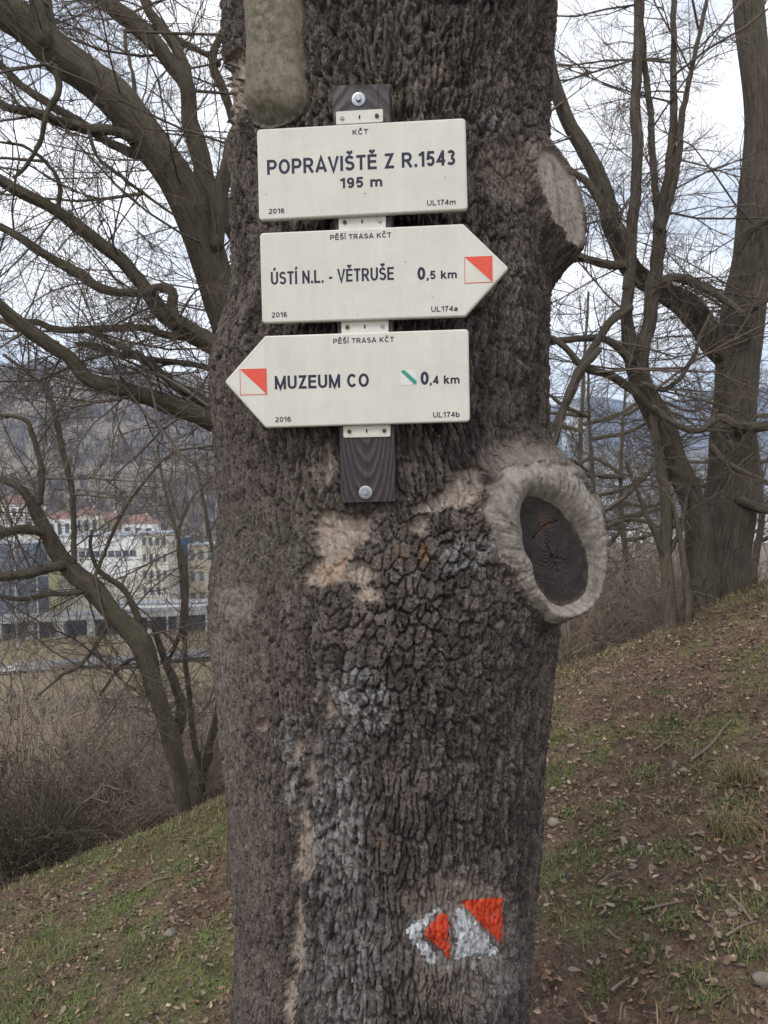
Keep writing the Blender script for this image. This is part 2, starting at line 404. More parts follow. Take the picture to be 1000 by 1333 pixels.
def car(x, y, yaw, col, label):
    e = empty('car', (x, y, VALLEY + .95), label, 'car', 'cars on the valley road'); e.rotation_euler.z = yaw
    m = mat('car_paint', col, .3, noise=[(2, 2, .9, 1.1)], spec=.5)
    prof = [(-2.1, .35), (2.1, .35), (2.15, .8), (1.2, .95), (.6, 1.42), (-1.1, 1.45), (-1.9, 1.0), (-2.15, .9)]
    n = len(prof); V = [(p[0], -.85, p[1]) for p in prof] + [(p[0], .85, p[1]) for p in prof]
    Fc = [tuple(range(n)), tuple(range(2 * n - 1, n - 1, -1))] + [(i, i + n, (i + 1) % n + n, (i + 1) % n) for i in range(n)]
    mesh_obj('body', V, Fc, m, e, smooth=False)
    boxo('window', -1.0, .75, -.87, .87, 1.0, 1.33, m_win, e)
    for wx in (-1.3, 1.3):
        for wy in (-.8, .8):
            V = [(wx + .33 * math.cos(a), wy + s * .1, .33 + .33 * math.sin(a)) for s in (-1, 1) for a in np.linspace(0, 6.283, 12, endpoint=False)]
            mesh_obj('wheel', V, [tuple(range(12)), tuple(range(23, 11, -1))] + [(i, i + 12, (i + 1) % 12 + 12, (i + 1) % 12) for i in range(12)], m_slate, e)
for (px, d, c, lb) in [(8, 222, (.7, .7, .7), 'white car on the valley road'), (22, 229, (.5, .52, .55), 'silver car on the valley road behind the white car'), (116, 241, (.05, .06, .08), 'dark car on the valley road under the trees'), (170, 252, (.6, .6, .6), 'pale car on the valley road beneath the white shed')]:
    car((px - 500) / F * d, d, .24, c, lb)
#HAZE_HERE
hv = []; hf = []; box(hv, hf, -5200, 5200, -60, 4900, -62, 640)
m_haze = bpy.data.materials.new('pale_air'); m_haze.use_nodes = True
hn = m_haze.node_tree.nodes; hn.clear()
pv = hn.new('ShaderNodeVolumePrincipled'); pv.inputs['Color'].default_value = (.52, .70, 1, 1); pv.inputs['Density'].default_value = 1.9e-4
ho = hn.new('ShaderNodeOutputMaterial'); m_haze.node_tree.links.new(pv.outputs[0], ho.inputs['Volume'])
haze = mesh_obj('haze', hv, hf, m_haze, smooth=False); tag(haze, 'pale bluish air filling the whole valley', 'haze', kind='stuff')

# ------------------------------------------------------------------ the oak trunk
D0 = 2.28
PY = [-900, -300, 0, 100, 200, 300, 360, 400, 440, 480, 550, 600, 650, 700, 750, 800, 850, 900, 950, 1000, 1050, 1100, 1200, 1333, 1450, 1560, 1660, 1760, 1860]
LE = [300, 296, 300, 303, 308, 312, 312, 304, 286, 276, 280, 286, 288, 283, 275, 272, 276, 285, 290, 295, 299, 301, 301, 298, 292, 282, 262, 225, 180]
RE = [722, 722, 720, 717, 715, 713, 713, 715, 715, 713, 714, 720, 730, 738, 741, 738, 730, 723, 717, 714, 712, 711, 704, 698, 698, 706, 722, 755, 800]
rows = np.concatenate([np.linspace(-900, -25, 60, endpoint=False), np.linspace(-25, 1355, 860, endpoint=False), np.linspace(1355, 1860, 70)])
le = np.interp(rows, PY, LE) + 2; re = np.interp(rows, PY, RE) - 13
k = np.exp(-np.linspace(-2.5, 2.5, 41) ** 2); k /= k.sum()
def smooth(a): return np.convolve(np.pad(a, 20, 'edge'), k, 'valid')
le = smooth(le); re = smooth(re)
al = np.arctan((le - 500) / F); ar = np.arctan((re - 500) / F)
ca = (al + ar) / 2; ha = (ar - al) / 2
cpx = 500 + F * np.tan(ca)
cen = np.stack([P(cpx[i], rows[i], D0) for i in range(len(rows))])
rr = np.hypot(cen[:, 0], cen[:, 1]) * np.sin(ha) - .006
th = np.radians(np.concatenate([np.linspace(-92, 114, 540, endpoint=False), np.linspace(114, 268, 26, endpoint=False)]))
NT, NR = len(th), len(rows)
TH, _ = np.meshgrid(th, rows)
CX = cen[:, 0][:, None]; CY = cen[:, 1][:, None]; Z0 = np.repeat(cen[:, 2][:, None], NT, 1); RB = rr[:, None]
# angle 0 faces the camera
nx = np.sin(TH); ny = -np.cos(TH)
s = TH * .47; t = Z0
# --- broad form
big = .016 * fbm(s * 3.1, t * 1.6, 3, 3) + .007 * fbm(s * 9, t * 4, 4, 3)
base = np.stack([CX + nx * (RB + big), CY + ny * (RB + big), Z0], -1)
U, Vp, Dp = proj(base)
front = (TH > math.radians(-93)) & (TH < math.radians(114))

def wob(px, amp, seed): return amp * fbm(U / px, Vp / px, seed, 4), amp * fbm(U / px, Vp / px, seed + 5, 4)
wu, wv_ = wob(22, 16, 40); w5, w6 = wob(6, 5, 46); wu = wu + w5; wv_ = wv_ + w6
def ell(cx, cy, rx, ry, rot=0, soft=.2, wamp=1.0):
    c, s_ = math.cos(math.radians(rot)), math.sin(math.radians(rot))
    du = U + wu * wamp - cx; dv = Vp + wv_ * wamp - cy
    a = (du * c + dv * s_) / rx; b = (-du * s_ + dv * c) / ry
    return (1 - sst(1 - soft, 1 + soft, np.hypot(a, b))) * front

def polyline_band(pts, w):
    """0..1 mask of a band in photo pixels following pts (py monotone), half width w(list)"""
    ys = [p[1] for p in pts]; xs = np.interp(Vp, ys, [p[0] for p in pts]); ws = np.interp(Vp, ys, w)
    return (U - xs) / ws, ((Vp > ys[0]) & (Vp < ys[-1]))

# --- smooth grey limb fused to the trunk, upper left
lx, lin = polyline_band([(362, -900), (362, -60), (361, 0), (364, 60), (366, 110), (365, 132), (364, 150), (362, 164), (360, 174)], [44, 40, 35, 34, 38, 39, 35, 25, 6])
limb_m = np.where(front & lin & (np.abs(lx) < 1), 1.0, 0)
limb = np.where(limb_m > 0, np.sqrt(np.clip(1 - lx * lx, 0, 1)), 0) * np.sqrt(sst(176, 128, Vp))
groove = np.exp(-((np.abs(lx) - 1.08) / .14) ** 2) * lin * front
limb_m = sst(.05, .35, limb)

# --- wounds: local frames
def frame(px, py, d, yaw, tilt):
    C = P(px, py, d); n = np.array([math.sin(yaw), -math.cos(yaw), 0.0]); a = np.array([math.cos(yaw), math.sin(yaw), 0.0]); b = np.array([0, 0, 1.0])
    c, s_ = math.cos(tilt), math.sin(tilt)
    return C, n, a * c + b * s_, -a * s_ + b * c
C1, n1, a1, b1 = frame(721, 716, 1.92, math.radians(28), 0.0)
C2, n2, a2, b2 = frame(727, 255, 2.08, math.radians(44), 0.0)
def local(pos, C, n, a, b):
    r = pos - C; return r @ a, r @ b, r @ n
def plane_poly(pts, C, n, a, b, off=0.0):
    """outline seen in the photo -> radius by angle on the wound's own plane"""
    out = []
    for (px, py) in pts:
        r = P(px, py, 1) - EYE; o = C + n * off; q = EYE + r * (((o - EYE) @ n) / (r @ n)) - o; out.append((q @ a, q @ b))
    out = np.array(out); ang = np.arctan2(out[:, 1], out[:, 0]); k_ = np.argsort(ang)
    return ang[k_], np.hypot(out[:, 0], out[:, 1])[k_]
def prad(tab, ang):
    g_ = np.linspace(-math.pi, math.pi, 361); v = np.interp(g_, tab[0], tab[1], period=2 * math.pi)
    kk = np.exp(-np.linspace(-2, 2, 17) ** 2); kk /= kk.sum(); v = np.convolve(np.concatenate([v[-9:-1], v, v[1:9]]), kk, 'valid')
    return np.interp(ang, g_, v)
IN1 = plane_poly([(680, 662), (689, 647), (712, 655), (738, 677), (757, 705), (766, 740), (764, 766), (748, 783), (722, 786), (707, 768), (694, 730), (683, 692)], C1, n1, a1, b1, -.012)
OUT1 = plane_poly([(634, 662), (643, 630), (668, 606), (702, 598), (742, 608), (772, 640), (788, 668), (793, 712), (788, 752), (772, 784), (750, 802), (722, 812), (702, 792), (672, 748), (648, 708)], C1, n1, a1, b1)
OUT2 = plane_poly([(696, 205), (705, 193), (719, 198), (736, 222), (750, 252), (755, 288), (751, 312), (742, 322), (726, 300), (709, 262), (698, 230)], C2, n2, a2, b2)
A1, B1, c1 = local(base, C1, n1, a1, b1)
near1 = (TH > math.radians(-5)) & (TH < math.radians(114)) & (np.abs(B1) < .75)
ang1 = np.arctan2(B1, A1); r1_ = np.hypot(A1, B1)
rin1 = 1.07 * prad(IN1, ang1) * (1 + .02 * noise2(ang1 * 5, ang1 * 0 + 2, 3)); rout1 = np.maximum(prad(OUT1, ang1), rin1 + .03)
rho1 = r1_ / rin1; tt = (r1_ - rin1) / (rout1 - rin1)
notch = np.exp(-((ang1 + 1.72) / .10) ** 2)
tcl = np.clip(tt, 0, 4)
H1 = np.where(tt < 0, -.05 + .036 * sst(.80, 1.0, rho1), -.012 + .030 * np.sin(np.clip(tcl / .45, 0, 1) * math.pi / 2) - .036 * sst(.5, 1.25, tcl) - .045 * np.clip(tcl - 1, 0, 3))
H1 = H1 - .016 * notch * sst(-.1, .2, tt) * (1 - sst(.7, 1.2, tt))
w1 = np.where(near1, 1 - sst(.85, 2.1, tt), 0)
call1 = np.where(near1, sst(.80, .95, rho1) * (1 - sst(.94, 1.03, tt + .3 * fbm(U / 26, Vp / 26, 70, 5))), 0)
A2, B2, c2 = local(base, C2, n2, a2, b2)
near2 = (TH > math.radians(12)) & (TH < math.radians(114)) & (np.abs(B2) < .6)
ang2 = np.arctan2(B2, A2); rho2 = np.hypot(A2, B2) / prad(OUT2, ang2) + .03 * fbm(U / 20, Vp / 20, 71, 3)
seam = np.exp(-((A2 + .012 + .22 * B2) / .007) ** 2) * sst(1.0, .6, rho2)
H2 = np.where(rho2 > 1, -.07 * (rho2 - 1), .012 * (1 - np.clip(rho2, 0, 2) ** 2)) - .012 * seam
w2 = np.where(near2, 1 - sst(1.0, 2.0, rho2), 0)
call2 = np.where(near2, 1 - sst(.93, 1.05, rho2), 0)

# --- bark relief
wx = .018 * fbm(s * 14, t * 9, 21, 3); wy = .02 * fbm(s * 14, t * 9, 22, 3)
# swirl of the bark below the large wound
dx = U - 720; dy = Vp - 716
rw = np.hypot(dx, dy)
arc = np.exp(-(rw / 260) ** 2) * front
s2 = s + wx; t2 = t + wy
rag = .0028 * fbm(s * 120, t * 90, 23, 2); rag2 = .0028 * fbm(s * 120, t * 90, 24, 2)
sA = s2 + rag + .15 * arc * (t - P(720, 716, 2)[2]); tA = t2 + rag2
wid = .12 + 1.5 * np.clip(fbm(s * 26, t * 17, 25, 4) + .35, 0, 1)      # cracks open and close
eA, ci = vor_edge(sA / .0165, tA / .090, 1)
fA = sst(.035, .19, eA / wid)
eG, cg = vor_edge(sA / .0075 + 3, tA / .036, 2)
gA = sst(.0, .26, eG)
r1 = 1 - np.abs(noise2(sA / .021 + 1.1 * noise2(s / .05, t / .09, 8), t2 / .14, 12)) * 2.0
r2_ = 1 - np.abs(noise2(sA / .011, t2 / .05, 14)) * 2
ridge = np.clip(1 - np.maximum(r1, 0) ** 3, 0, 1)
sB = s2 + rag - .35 * arc * (t - 1.5); tB = t2 + rag2 + .55 * arc * (s - .2)
eB, ce = vor_edge(sB / .022, tB / .041, 5)
fB = sst(.025, .15, eB / wid)
eH, chh = vor_edge(sB / .0095, tB / .0120, 6)
gB = sst(.0, .22, eH)
fine = fbm(s * 130, t * 70, 33, 3)
patchy = fbm(s * 5, t * 3, 60, 3)
mB = np.clip(ell(570, 790, 165, 125, 20, .5) + ell(500, 930, 90, 80, 0, .6) * .5 + ell(690, 180, 80, 120, 0, .5) * .8 + ell(330, 780, 60, 110, 0, .6) * .3 + .25 * patchy, 0, 1)
mC = np.clip(ell(640, 40, 160, 170, 0, .5) + ell(520, 60, 130, 100, 0, .5) + ell(690, 480, 60, 160, 0, .5) * .7, 0, 1)
def crust(fs, ft, seed, o=4):
    x_ = sA * fs; y_ = tA * ft; h_ = 0; a_ = 1.0; n_ = 0
    for k_ in range(o): h_ = h_ + a_ * np.abs(noise2(x_, y_, seed + 7 * k_)); n_ += a_; a_ *= .55; x_ = x_ * 1.93 + 4.1; y_ = y_ * 1.93 + 1.7
    return h_ / n_
crA = crust(42, 8, 301); crB = crust(30, 26, 331)
hA = .0165 * fA + .0065 * gA * wid + .0035 * (ci - .5) + .0022 * fine + .012 * np.minimum(crA, .45)
hC = .018 * ridge + .010 * fA + .0045 * gA + .010 * np.minimum(crA, .45) + .003 * np.clip(1 - r2_, 0, 1) + .004 * (ci - .5)
hB = .0165 * fB + .0055 * gB * wid + .004 * (ce - .5) + .0024 * fine + .012 * np.minimum(crB, .45)
bark = (hA * (1 - mC) + hC * mC) * (1 - mB) + hB * mB
bark = 1.05 * bark * (1 + .35 * patchy) + .004 * fbm(s * 30, t * 18, 44, 3)
# left third: finer fibre
mL = sst(430, 330, U) * sst(420, 520, Vp) * front
bark = bark * (1 - .25 * mL)

# --- patches
def mx_(*a):
    r = a[0]
    for b_ in a[1:]: r = np.maximum(r, b_)
    return r
pale = mx_(ell(440, 698, 30, 34), ell(420, 742, 20, 18), ell(458, 745, 32, 18), ell(470, 685, 14, 22), ell(597, 634, 20, 28, 25), ell(563, 655, 24, 12, -20), ell(543, 682, 14, 12),
           ell(431, 598, 7, 34, 0, .3, .5), ell(393, 972, 7, 18, 0, .3, .6), ell(409, 1003, 8, 26, -10, .3, .6), ell(402, 1098, 13, 50, 4, .3, .5), ell(396, 1050, 6, 26, 0, .3, .5),
           ell(392, 1215, 9, 60, 0, .35, .7), ell(383, 1300, 9, 40, 0, .35, .7), ell(430, 915, 10, 13), ell(347, 941, 7, 9, 0, .3, .3), ell(480, 770, 20, 10), ell(520, 600, 12, 22) * .5, ell(610, 1290, 9, 40, 5, .4, .6) * .7, ell(655, 1010, 6, 30, 8, .4, .5) * .6, ell(685, 985, 5, 26, 8, .4, .5) * .6,
           ell(312, 120, 12, 62, 4, .4, .6) * .8, ell(570, 885, 14, 5, 10, .3, .5), ell(516, 856, 12, 6, 20, .3, .5))
tan_ = mx_(ell(655, 225, 38, 44) * .6, ell(590, 1170, 72, 34) * .55, ell(600, 1270, 70, 40) * .45, ell(320, 785, 22, 30) * .75, ell(700, 250, 25, 45) * .5, ell(660, 600, 45, 25) * .55, ell(738, 826, 22, 30) * .45, ell(470, 630, 70, 60, 0, .6) * .3, ell(305, 880, 30, 110, 0, .6) * .35, ell(320, 1000, 40, 260, 0, .6) * .2)
lich = mx_(ell(468, 905, 34, 38, 0, .5), ell(388, 1005, 10, 60, 0, .4), ell(440, 1085, 38, 120, 0, .6) * .7, ell(485, 935, 22, 22), ell(598, 722, 34, 16, -20, .5) * .8, ell(645, 690, 10, 34, 0, .4), ell(450, 1250, 46, 90, 0, .6) * .6, ell(640, 166, 9, 10, 0, .3, .4), ell(375, 950, 10, 25) * .7, ell(640, 1260, 40, 70, 0, .6) * .35, ell(470, 690, 20, 24) * .4, ell(622, 156, 8, 8, 0, .3, .4))
lich = lich * sst(-.25, .25, fbm(U / 9, Vp / 14, 81, 4))
orange = mx_(ell(428, 748, 12, 12, 0, .4, .6), ell(446, 734, 8, 14, 0, .4, .6), ell(552, 718, 6, 14, 0, .4, .6), ell(522, 722, 8, 6), ell(500, 1092, 6, 10) * .7, ell(347, 946, 4, 5) * .8) * front
moss = np.clip(ell(330, 720, 60, 50, 0, .6) * .7 + ell(400, 690, 40, 60, 0, .6) * .4 + ell(690, 470, 50, 110, 0, .6) * .4 + ell(520, 130, 100, 90, 0, .6) * .3, 0, 1) * sst(-.2, .3, fbm(U / 14, Vp / 14, 91, 4))
moss = np.where(front, moss, .4)
smoothm = np.clip(np.maximum.reduce([call1, call2, limb_m]), 0, 1)
brk = fbm(U / 13, Vp / 17, 76, 4)
pale = sst(.42, .62, pale * (.86 + .45 * np.clip(brk, -1, .4)) + .42 * fbm(U / 7, Vp / 9, 75, 4) * (pale > .02)) * (1 - smoothm)
paintzone = mx_(ell(592, 1210, 74, 48, 0, .3))
rough_f = (1 - smoothm) * np.where(near1, .35 + .65 * sst(.9, 1.2, tt), 1) * (1 - .5 * pale) * (1 - .4 * tan_) * (1 - .45 * paintzone)
disp = bark * rough_f - .010 * pale - .001 * tan_
disp = disp + .062 * limb - .02 * groove + limb_m * (.0022 * fbm(s * 30, t * 22, 7, 3) + .0007 * fbm(s * 160, t * 160, 8, 2))
# callus wrinkles run across the lip
disp = disp + call1 * (.0010 * noise2(ang1 * 26, tt * 2.2, 15) + .0012 * noise2(ang1 * 60, tt * 4, 16) + .0035 * fbm(U / 26, Vp / 26, 18, 3)) + call2 * (.0018 * fbm(s * 90, t * 40, 17, 3) + .0014 * noise2(s * 40, t * 160, 19))
disp = disp - call1 * sst(.1, .35, tt) * (.0045 * sst(.30, .55, noise2(ang1 * 30 + .6 * noise2(ang1 * 8, tt * 3, 156), tt * .9, 155)) + .003 * sst(.3, .5, noise2(ang1 * 9, tt * 7, 157)))
disp = disp - call2 * .004 * sst(.32, .5, noise2(s * 26, t * 120 + s * 60, 158))
disp = disp + .012 * ell(318, 782, 24, 34, 0, .7) - .006 * ell(318, 778, 6, 12, 0, .7)   # small closed knot on the left
POS = base + np.stack([nx * disp, ny * disp, 0 * disp], -1)
# push the two wounds out along their own normals
POS = POS + (w1 * (H1 - c1))[..., None] * n1
A2_, B2_, c2_ = local(POS, C2, n2, a2, b2)
POS = POS + (w2 * (H2 - c2))[..., None] * n2

# --- bark colour (pigment only)
def colr(*c): return np.array(c)
tone = fbm(s * 7, t * 4, 101, 4)[..., None]; tone2 = fbm(s * 60, t * 40, 102, 3)[..., None]
platev = (np.where(mB > .5, ce, ci) - .5)[..., None]
c0 = colr(.122, .101, .090) * (1 + .6 * tone + .6 * tone2 + .7 * platev)
c0 = c0 * (1 - .3 * np.clip(patchy, 0, 1))[..., None]
brownleft = (mL * .6)[..., None]
c0 = c0 * (1 - brownleft) + brownleft * colr(.128, .104, .094) * (1 + .3 * tone + .3 * tone2)
def blend(c, m, col, var=.2): 
    m = np.clip(m, 0, 1)[..., None]; return c * (1 - m) + m * col * (1 + var * tone2 + var * tone)
c0 = blend(c0, tan_, colr(.26, .215, .185), .35)
c0 = blend(c0, lich, colr(.33, .325, .335), .5)
c0 = blend(c0, moss * .75, colr(.095, .095, .055), .5)
c0 = blend(c0, pale, colr(.345, .285, .24), .4)
c0 = blend(c0, orange * .4, colr(.38, .21, .115), .3)
mott = sst(-.1, .35, fbm(U / 9, Vp / 9, 111, 4) + .25 * fbm(U / 40, Vp / 60, 112, 3))
mott2 = np.clip(1.1 - np.abs(lx) * .9, 0, 1)
c0 = blend(c0, limb_m, colr(.205, .18, .14), .2)
c0 = blend(c0, limb_m * mott * .75 * mott2, colr(.085, .08, .05), .2)
c0 = blend(c0, call1, colr(.262, .234, .212), .35)
c0 = blend(c0, call1 * sst(.0, .4, fbm(ang1 * 9, tt * 3, 120, 4)) * .85, colr(.17, .145, .115), .3)
c0 = blend(c0, call2, colr(.35, .30, .265), .25)
c0 = blend(c0, call2 * sst(.15, .45, fbm(U / 12, Vp / 8, 121, 4)) * .6, colr(.22, .185, .15), .3)
speck = sst(.53, .6, fbm(s * 210, t * 150, 130, 2)) * (1 - smoothm)
c0 = blend(c0, speck * .5, colr(.42, .40, .37), 0)
wash = np.maximum(ell(588, 1214, 62, 36, 0, .4), ell(622, 1262, 34, 36, 0, .5) * sst(-.1, .3, noise2(U / 7, Vp / 60, 150)) * .8) * sst(-.35, .35, fbm(U / 7, Vp / 10, 151, 4))
c0 = blend(c0, wash * .38, colr(.42, .42, .43), .2)
c0 = np.clip(c0, .012, .8)

idx = np.arange(NT * NR).reshape(NR, NT)
nxt = np.roll(idx, -1, axis=1)
QT = np.stack([idx[:-1], idx[1:], nxt[1:], nxt[:-1]], -1).reshape(-1, 4)
m_bark = mat('oak_bark', rough=.92, attrc='bark_colour', noise=[(240, 4, .78, 1.22), ((90, 90, 30), 4, .8, 1.2)], bump=[((190, 190, 90), 6, .0035), (600, 3, .0012)], spec=.2)
oak = empty('oak_tree', tuple(P(500, 1700, D0)), 'thick gnarled oak trunk with grey furrowed bark carrying the trail signs', 'tree')
trunk = mesh_obj('trunk', POS.reshape(-1, 3), QT, m_bark)
nn_ = m_bark.node_tree.nodes; ll_ = m_bark.node_tree.links
vo = nn_.new('ShaderNodeTexVoronoi'); vo.feature = 'DISTANCE_TO_EDGE'; vo.inputs['Scale'].default_value = 1
mpv = nn_.new('ShaderNodeMapping'); mpv.inputs['Scale'].default_value = (150, 150, 62); tcv = nn_.new('ShaderNodeTexCoord')
nzv = nn_.new('ShaderNodeTexNoise'); nzv.inputs['Scale'].default_value = 60; nzv.inputs['Detail'].default_value = 3
adv = nn_.new('ShaderNodeVectorMath'); adv.operation = 'MULTIPLY_ADD'; adv.inputs[1].default_value = (.012, .012, .02)
ll_.new(tcv.outputs['Object'], nzv.inputs['Vector']); ll_.new(nzv.outputs['Color'], adv.inputs[0]); ll_.new(tcv.outputs['Object'], adv.inputs[2]); ll_.new(adv.outputs[0], mpv.inputs[0]); ll_.new(mpv.outputs[0], vo.inputs['Vector'])
mrv = nn_.new('ShaderNodeMapRange'); mrv.inputs['From Max'].default_value = .16; ll_.new(vo.outputs['Distance'], mrv.inputs['Value'])
atr = nn_.new('ShaderNodeAttribute'); atr.attribute_name = 'bark_rough'
bpv = nn_.new('ShaderNodeBump'); bpv.inputs['Distance'].default_value = .0022; ll_.new(atr.outputs['Fac'], bpv.inputs['Strength']); ll_.new(mrv.outputs[0], bpv.inputs['Height'])
bs_ = nn_['Principled BSDF']; prevn = bs_.inputs['Normal'].links[0].from_socket; ll_.new(prevn, bpv.inputs['Normal']); ll_.new(bpv.outputs[0], bs_.inputs['Normal'])
attr(trunk, 'bark_rough', np.clip(rough_f, 0, 1).ravel(), 'FLOAT')
attr(trunk, 'bark_colour', np.concatenate([c0.reshape(-1, 3), np.ones((NT * NR, 1))], 1), 'FLOAT_COLOR')
keep(trunk, oak)

# --- cut wood in the wound
m_cut = mat('weathered_end_grain', rough=.85, attrc='wood_colour', noise=[(120, 4, .75, 1.25)], bump=[(220, 4, .0012)], spec=.25)
nr_, na_ = 60, 140
RR, AA = np.meshgrid(np.linspace(0, 1.04, nr_), np.linspace(0, 2 * math.pi, na_, endpoint=False), indexing='ij')
R1 = 1.07 * prad(IN1, (AA + math.pi) % (2 * math.pi) - math.pi)
ux = RR * np.cos(AA) * R1; uy = RR * np.sin(AA) * R1
rings = np.hypot(ux + .012, uy - .01) + .004 * fbm(ux * 30, uy * 30, 3, 3)
hh = -.017 + .0016 * np.sin(rings * 700 + 2 * fbm(ux * 30, uy * 30, 4, 2)) * .6 + .002 * fbm(ux * 60, uy * 60, 9, 4)
def crackl(x0, y0, x1, y1, w):
    dx, dy = x1 - x0, y1 - y0; l2 = dx * dx + dy * dy
    t_ = np.clip(((ux - x0) * dx + (uy - y0) * dy) / l2, 0, 1)
    d_ = np.hypot(ux - x0 - t_ * dx, uy - y0 - t_ * dy) + .003 * fbm(ux * 90, uy * 90, 12, 2)
    return np.exp(-(d_ / w) ** 2)
hh = hh - .006 * (crackl(-.05, .03, -.012, .062, .0028) + crackl(-.012, .062, .03, .07, .002) + crackl(-.01, .02, .03, -.06, .002) + crackl(.0, -.02, .06, -.03, .0018) * .6)
hh = hh - .006 * sst(.97, 1.03, RR)
pos = C1 + ux[..., None] * a1 + uy[..., None] * b1 + hh[..., None] * n1
wc = colr(.034, .029, .027) * (1 + .5 * fbm(ux * 25, uy * 25, 5, 4))[..., None] * (1 + .06 * np.sin(rings * 700 + 2 * fbm(ux * 30, uy * 30, 4, 2)))[..., None]
edge = .8 * sst(.84, 1.0, RR + .16 * fbm(ux * 45, uy * 45, 6, 4))[..., None] * sst(-.6, .5, np.cos(AA + .9))[..., None]
wc = wc * (1 - edge) + edge * colr(.125, .092, .062)
rs = (sst(.05, .4, fbm(ux * 22, uy * 22, 8, 3)) * .5 * np.exp(-((ux + .02) ** 2 + (uy - .06) ** 2) / .0012))[..., None]
wc = np.clip(wc * (1 - rs) + rs * colr(.12, .055, .04), .008, 1)
ii = np.arange(nr_ * na_).reshape(nr_, na_)
jj = np.roll(ii, -1, 1)
cut = mesh_obj('cut_wood', pos.reshape(-1, 3), np.stack([ii[:-1], ii[1:], jj[1:], jj[:-1]], -1).reshape(-1, 4), m_cut)
attr(cut, 'wood_colour', np.concatenate([wc.reshape(-1, 3), np.ones((nr_ * na_, 1))], 1), 'FLOAT_COLOR')
keep(cut, oak); cut['label'] = 'dark weathered end grain of a sawn-off limb'

# --- painted trail mark, a thin skin of paint on the bark
PU, PVv, PD = proj(POS)
fn = np.cross(np.roll(POS, -1, 1) - POS, np.vstack([POS[1:], POS[-1:]]) - POS); fn /= (np.linalg.norm(fn, axis=-1, keepdims=True) + 1e-12)
if (fn[NR // 2, 241] @ fwd) > 0: fn = -fn
def inpoly(pts, jx, jy):
    x = PU + jx; y = PVv + jy; c = np.zeros(x.shape, bool); n = len(pts)
    for i in range(n):
        x0, y0 = pts[i]; x1, y1 = pts[(i + 1) % n]
        if y0 == y1: continue
        m = ((y0 > y) != (y1 > y)) & (x < (x1 - x0) * (y - y0) / (y1 - y0) + x0); c ^= m
    return c & front
j1 = 2.2 * fbm(U / 7, Vp / 7, 140, 3); j2 = 2.2 * fbm(U / 7, Vp / 7, 141, 3)
j3 = 9 * fbm(U / 6, Vp / 6, 142, 4); j4 = 9 * fbm(U / 6, Vp / 6, 143, 4)
redL = inpoly([(584, 1178), (551, 1214), (586, 1249)], j1, j2)
redR = inpoly([(598, 1172), (654, 1167), (654, 1231)], j1, j2)
crk = (bark < np.percentile(bark[front], 3)) & (rough_f > .3)
redL &= ~crk
whL = inpoly([(576, 1177), (562, 1184), (529, 1209), (530, 1216), (562, 1256), (571, 1248), (549, 1217), (549, 1211)], j3, j4) & ~redL
whR = inpoly([(592, 1182), (599, 1180), (622, 1205), (650, 1238), (645, 1243), (618, 1243), (593, 1250)], j3, j4) & ~redR
m_pr = mat('red_trail_paint', (.56, .055, .02), .45, noise=[(90, 4, .7, 1.25)], bump=[(300, 4, .0015)], spec=.4)
m_pw = mat('white_trail_paint', (.60, .62, .645), .6, noise=[(60, 5, .30, 1.12), (200, 3, .8, 1.1)], bump=[(300, 4, .0015)])
def skin(mask, m, name, label):
    mk = mask.reshape(-1)
    sel = QT[mk[QT].sum(1) >= 3]
    lab = np.full(NT * NR, -1); lab[sel.ravel()] = sel.ravel()          # keep the one connected skin
    for _ in range(400):
        mn = lab[sel].min(1); old = lab.copy(); np.minimum.at(lab, sel.ravel(), np.repeat(mn, 4))
        if (old == lab).all(): break
    fl = lab[sel[:, 0]]; u_, c_ = np.unique(fl, return_counts=True); sel = sel[fl == u_[c_.argmax()]]
    ids, inv = np.unique(sel, return_inverse=True)
    v = POS.reshape(-1, 3)[ids] + fn.reshape(-1, 3)[ids] * .0012
    o = mesh_obj(name, v, inv.reshape(-1, 4), m); keep(o, oak); o['label'] = label
skin(redL, m_pr, 'painted_arrow_head', 'red painted triangle of the trail arrow on bark')
skin(redR, m_pr, 'painted_triangle', 'red painted triangle upper right of the trail mark')
skin(whL, m_pw, 'painted_border', 'white painted chevron edging the red arrow')
skin(whR, m_pw, 'painted_patch', 'white painted patch beside the red triangles')

# ------------------------------------------------------------------ signs
YAW = math.radians(5.0)
eX = np.array([math.cos(YAW), -math.sin(YAW), 0.0]); eZ = np.array([0, 0, 1.0]); eN = np.array([-math.sin(YAW), -math.cos(YAW), 0.0])
SO = P(472, 380, 1.735)       # point on the front plane of the signs
def uv(px, py, off=0.0):
    r = P(px, py, 1) - EYE; o = SO + eN * off
    tt_ = ((o - EYE) @ eN) / (r @ eN); p = EYE + r * tt_ - o
    return p @ eX, p @ eZ
MS = Matrix(((eX[0], eN[0] * -1, eZ[0], SO[0]), (eX[1], -eN[1], eZ[1], SO[1]), (eX[2], -eN[2], eZ[2], SO[2]), (0, 0, 0, 1)))
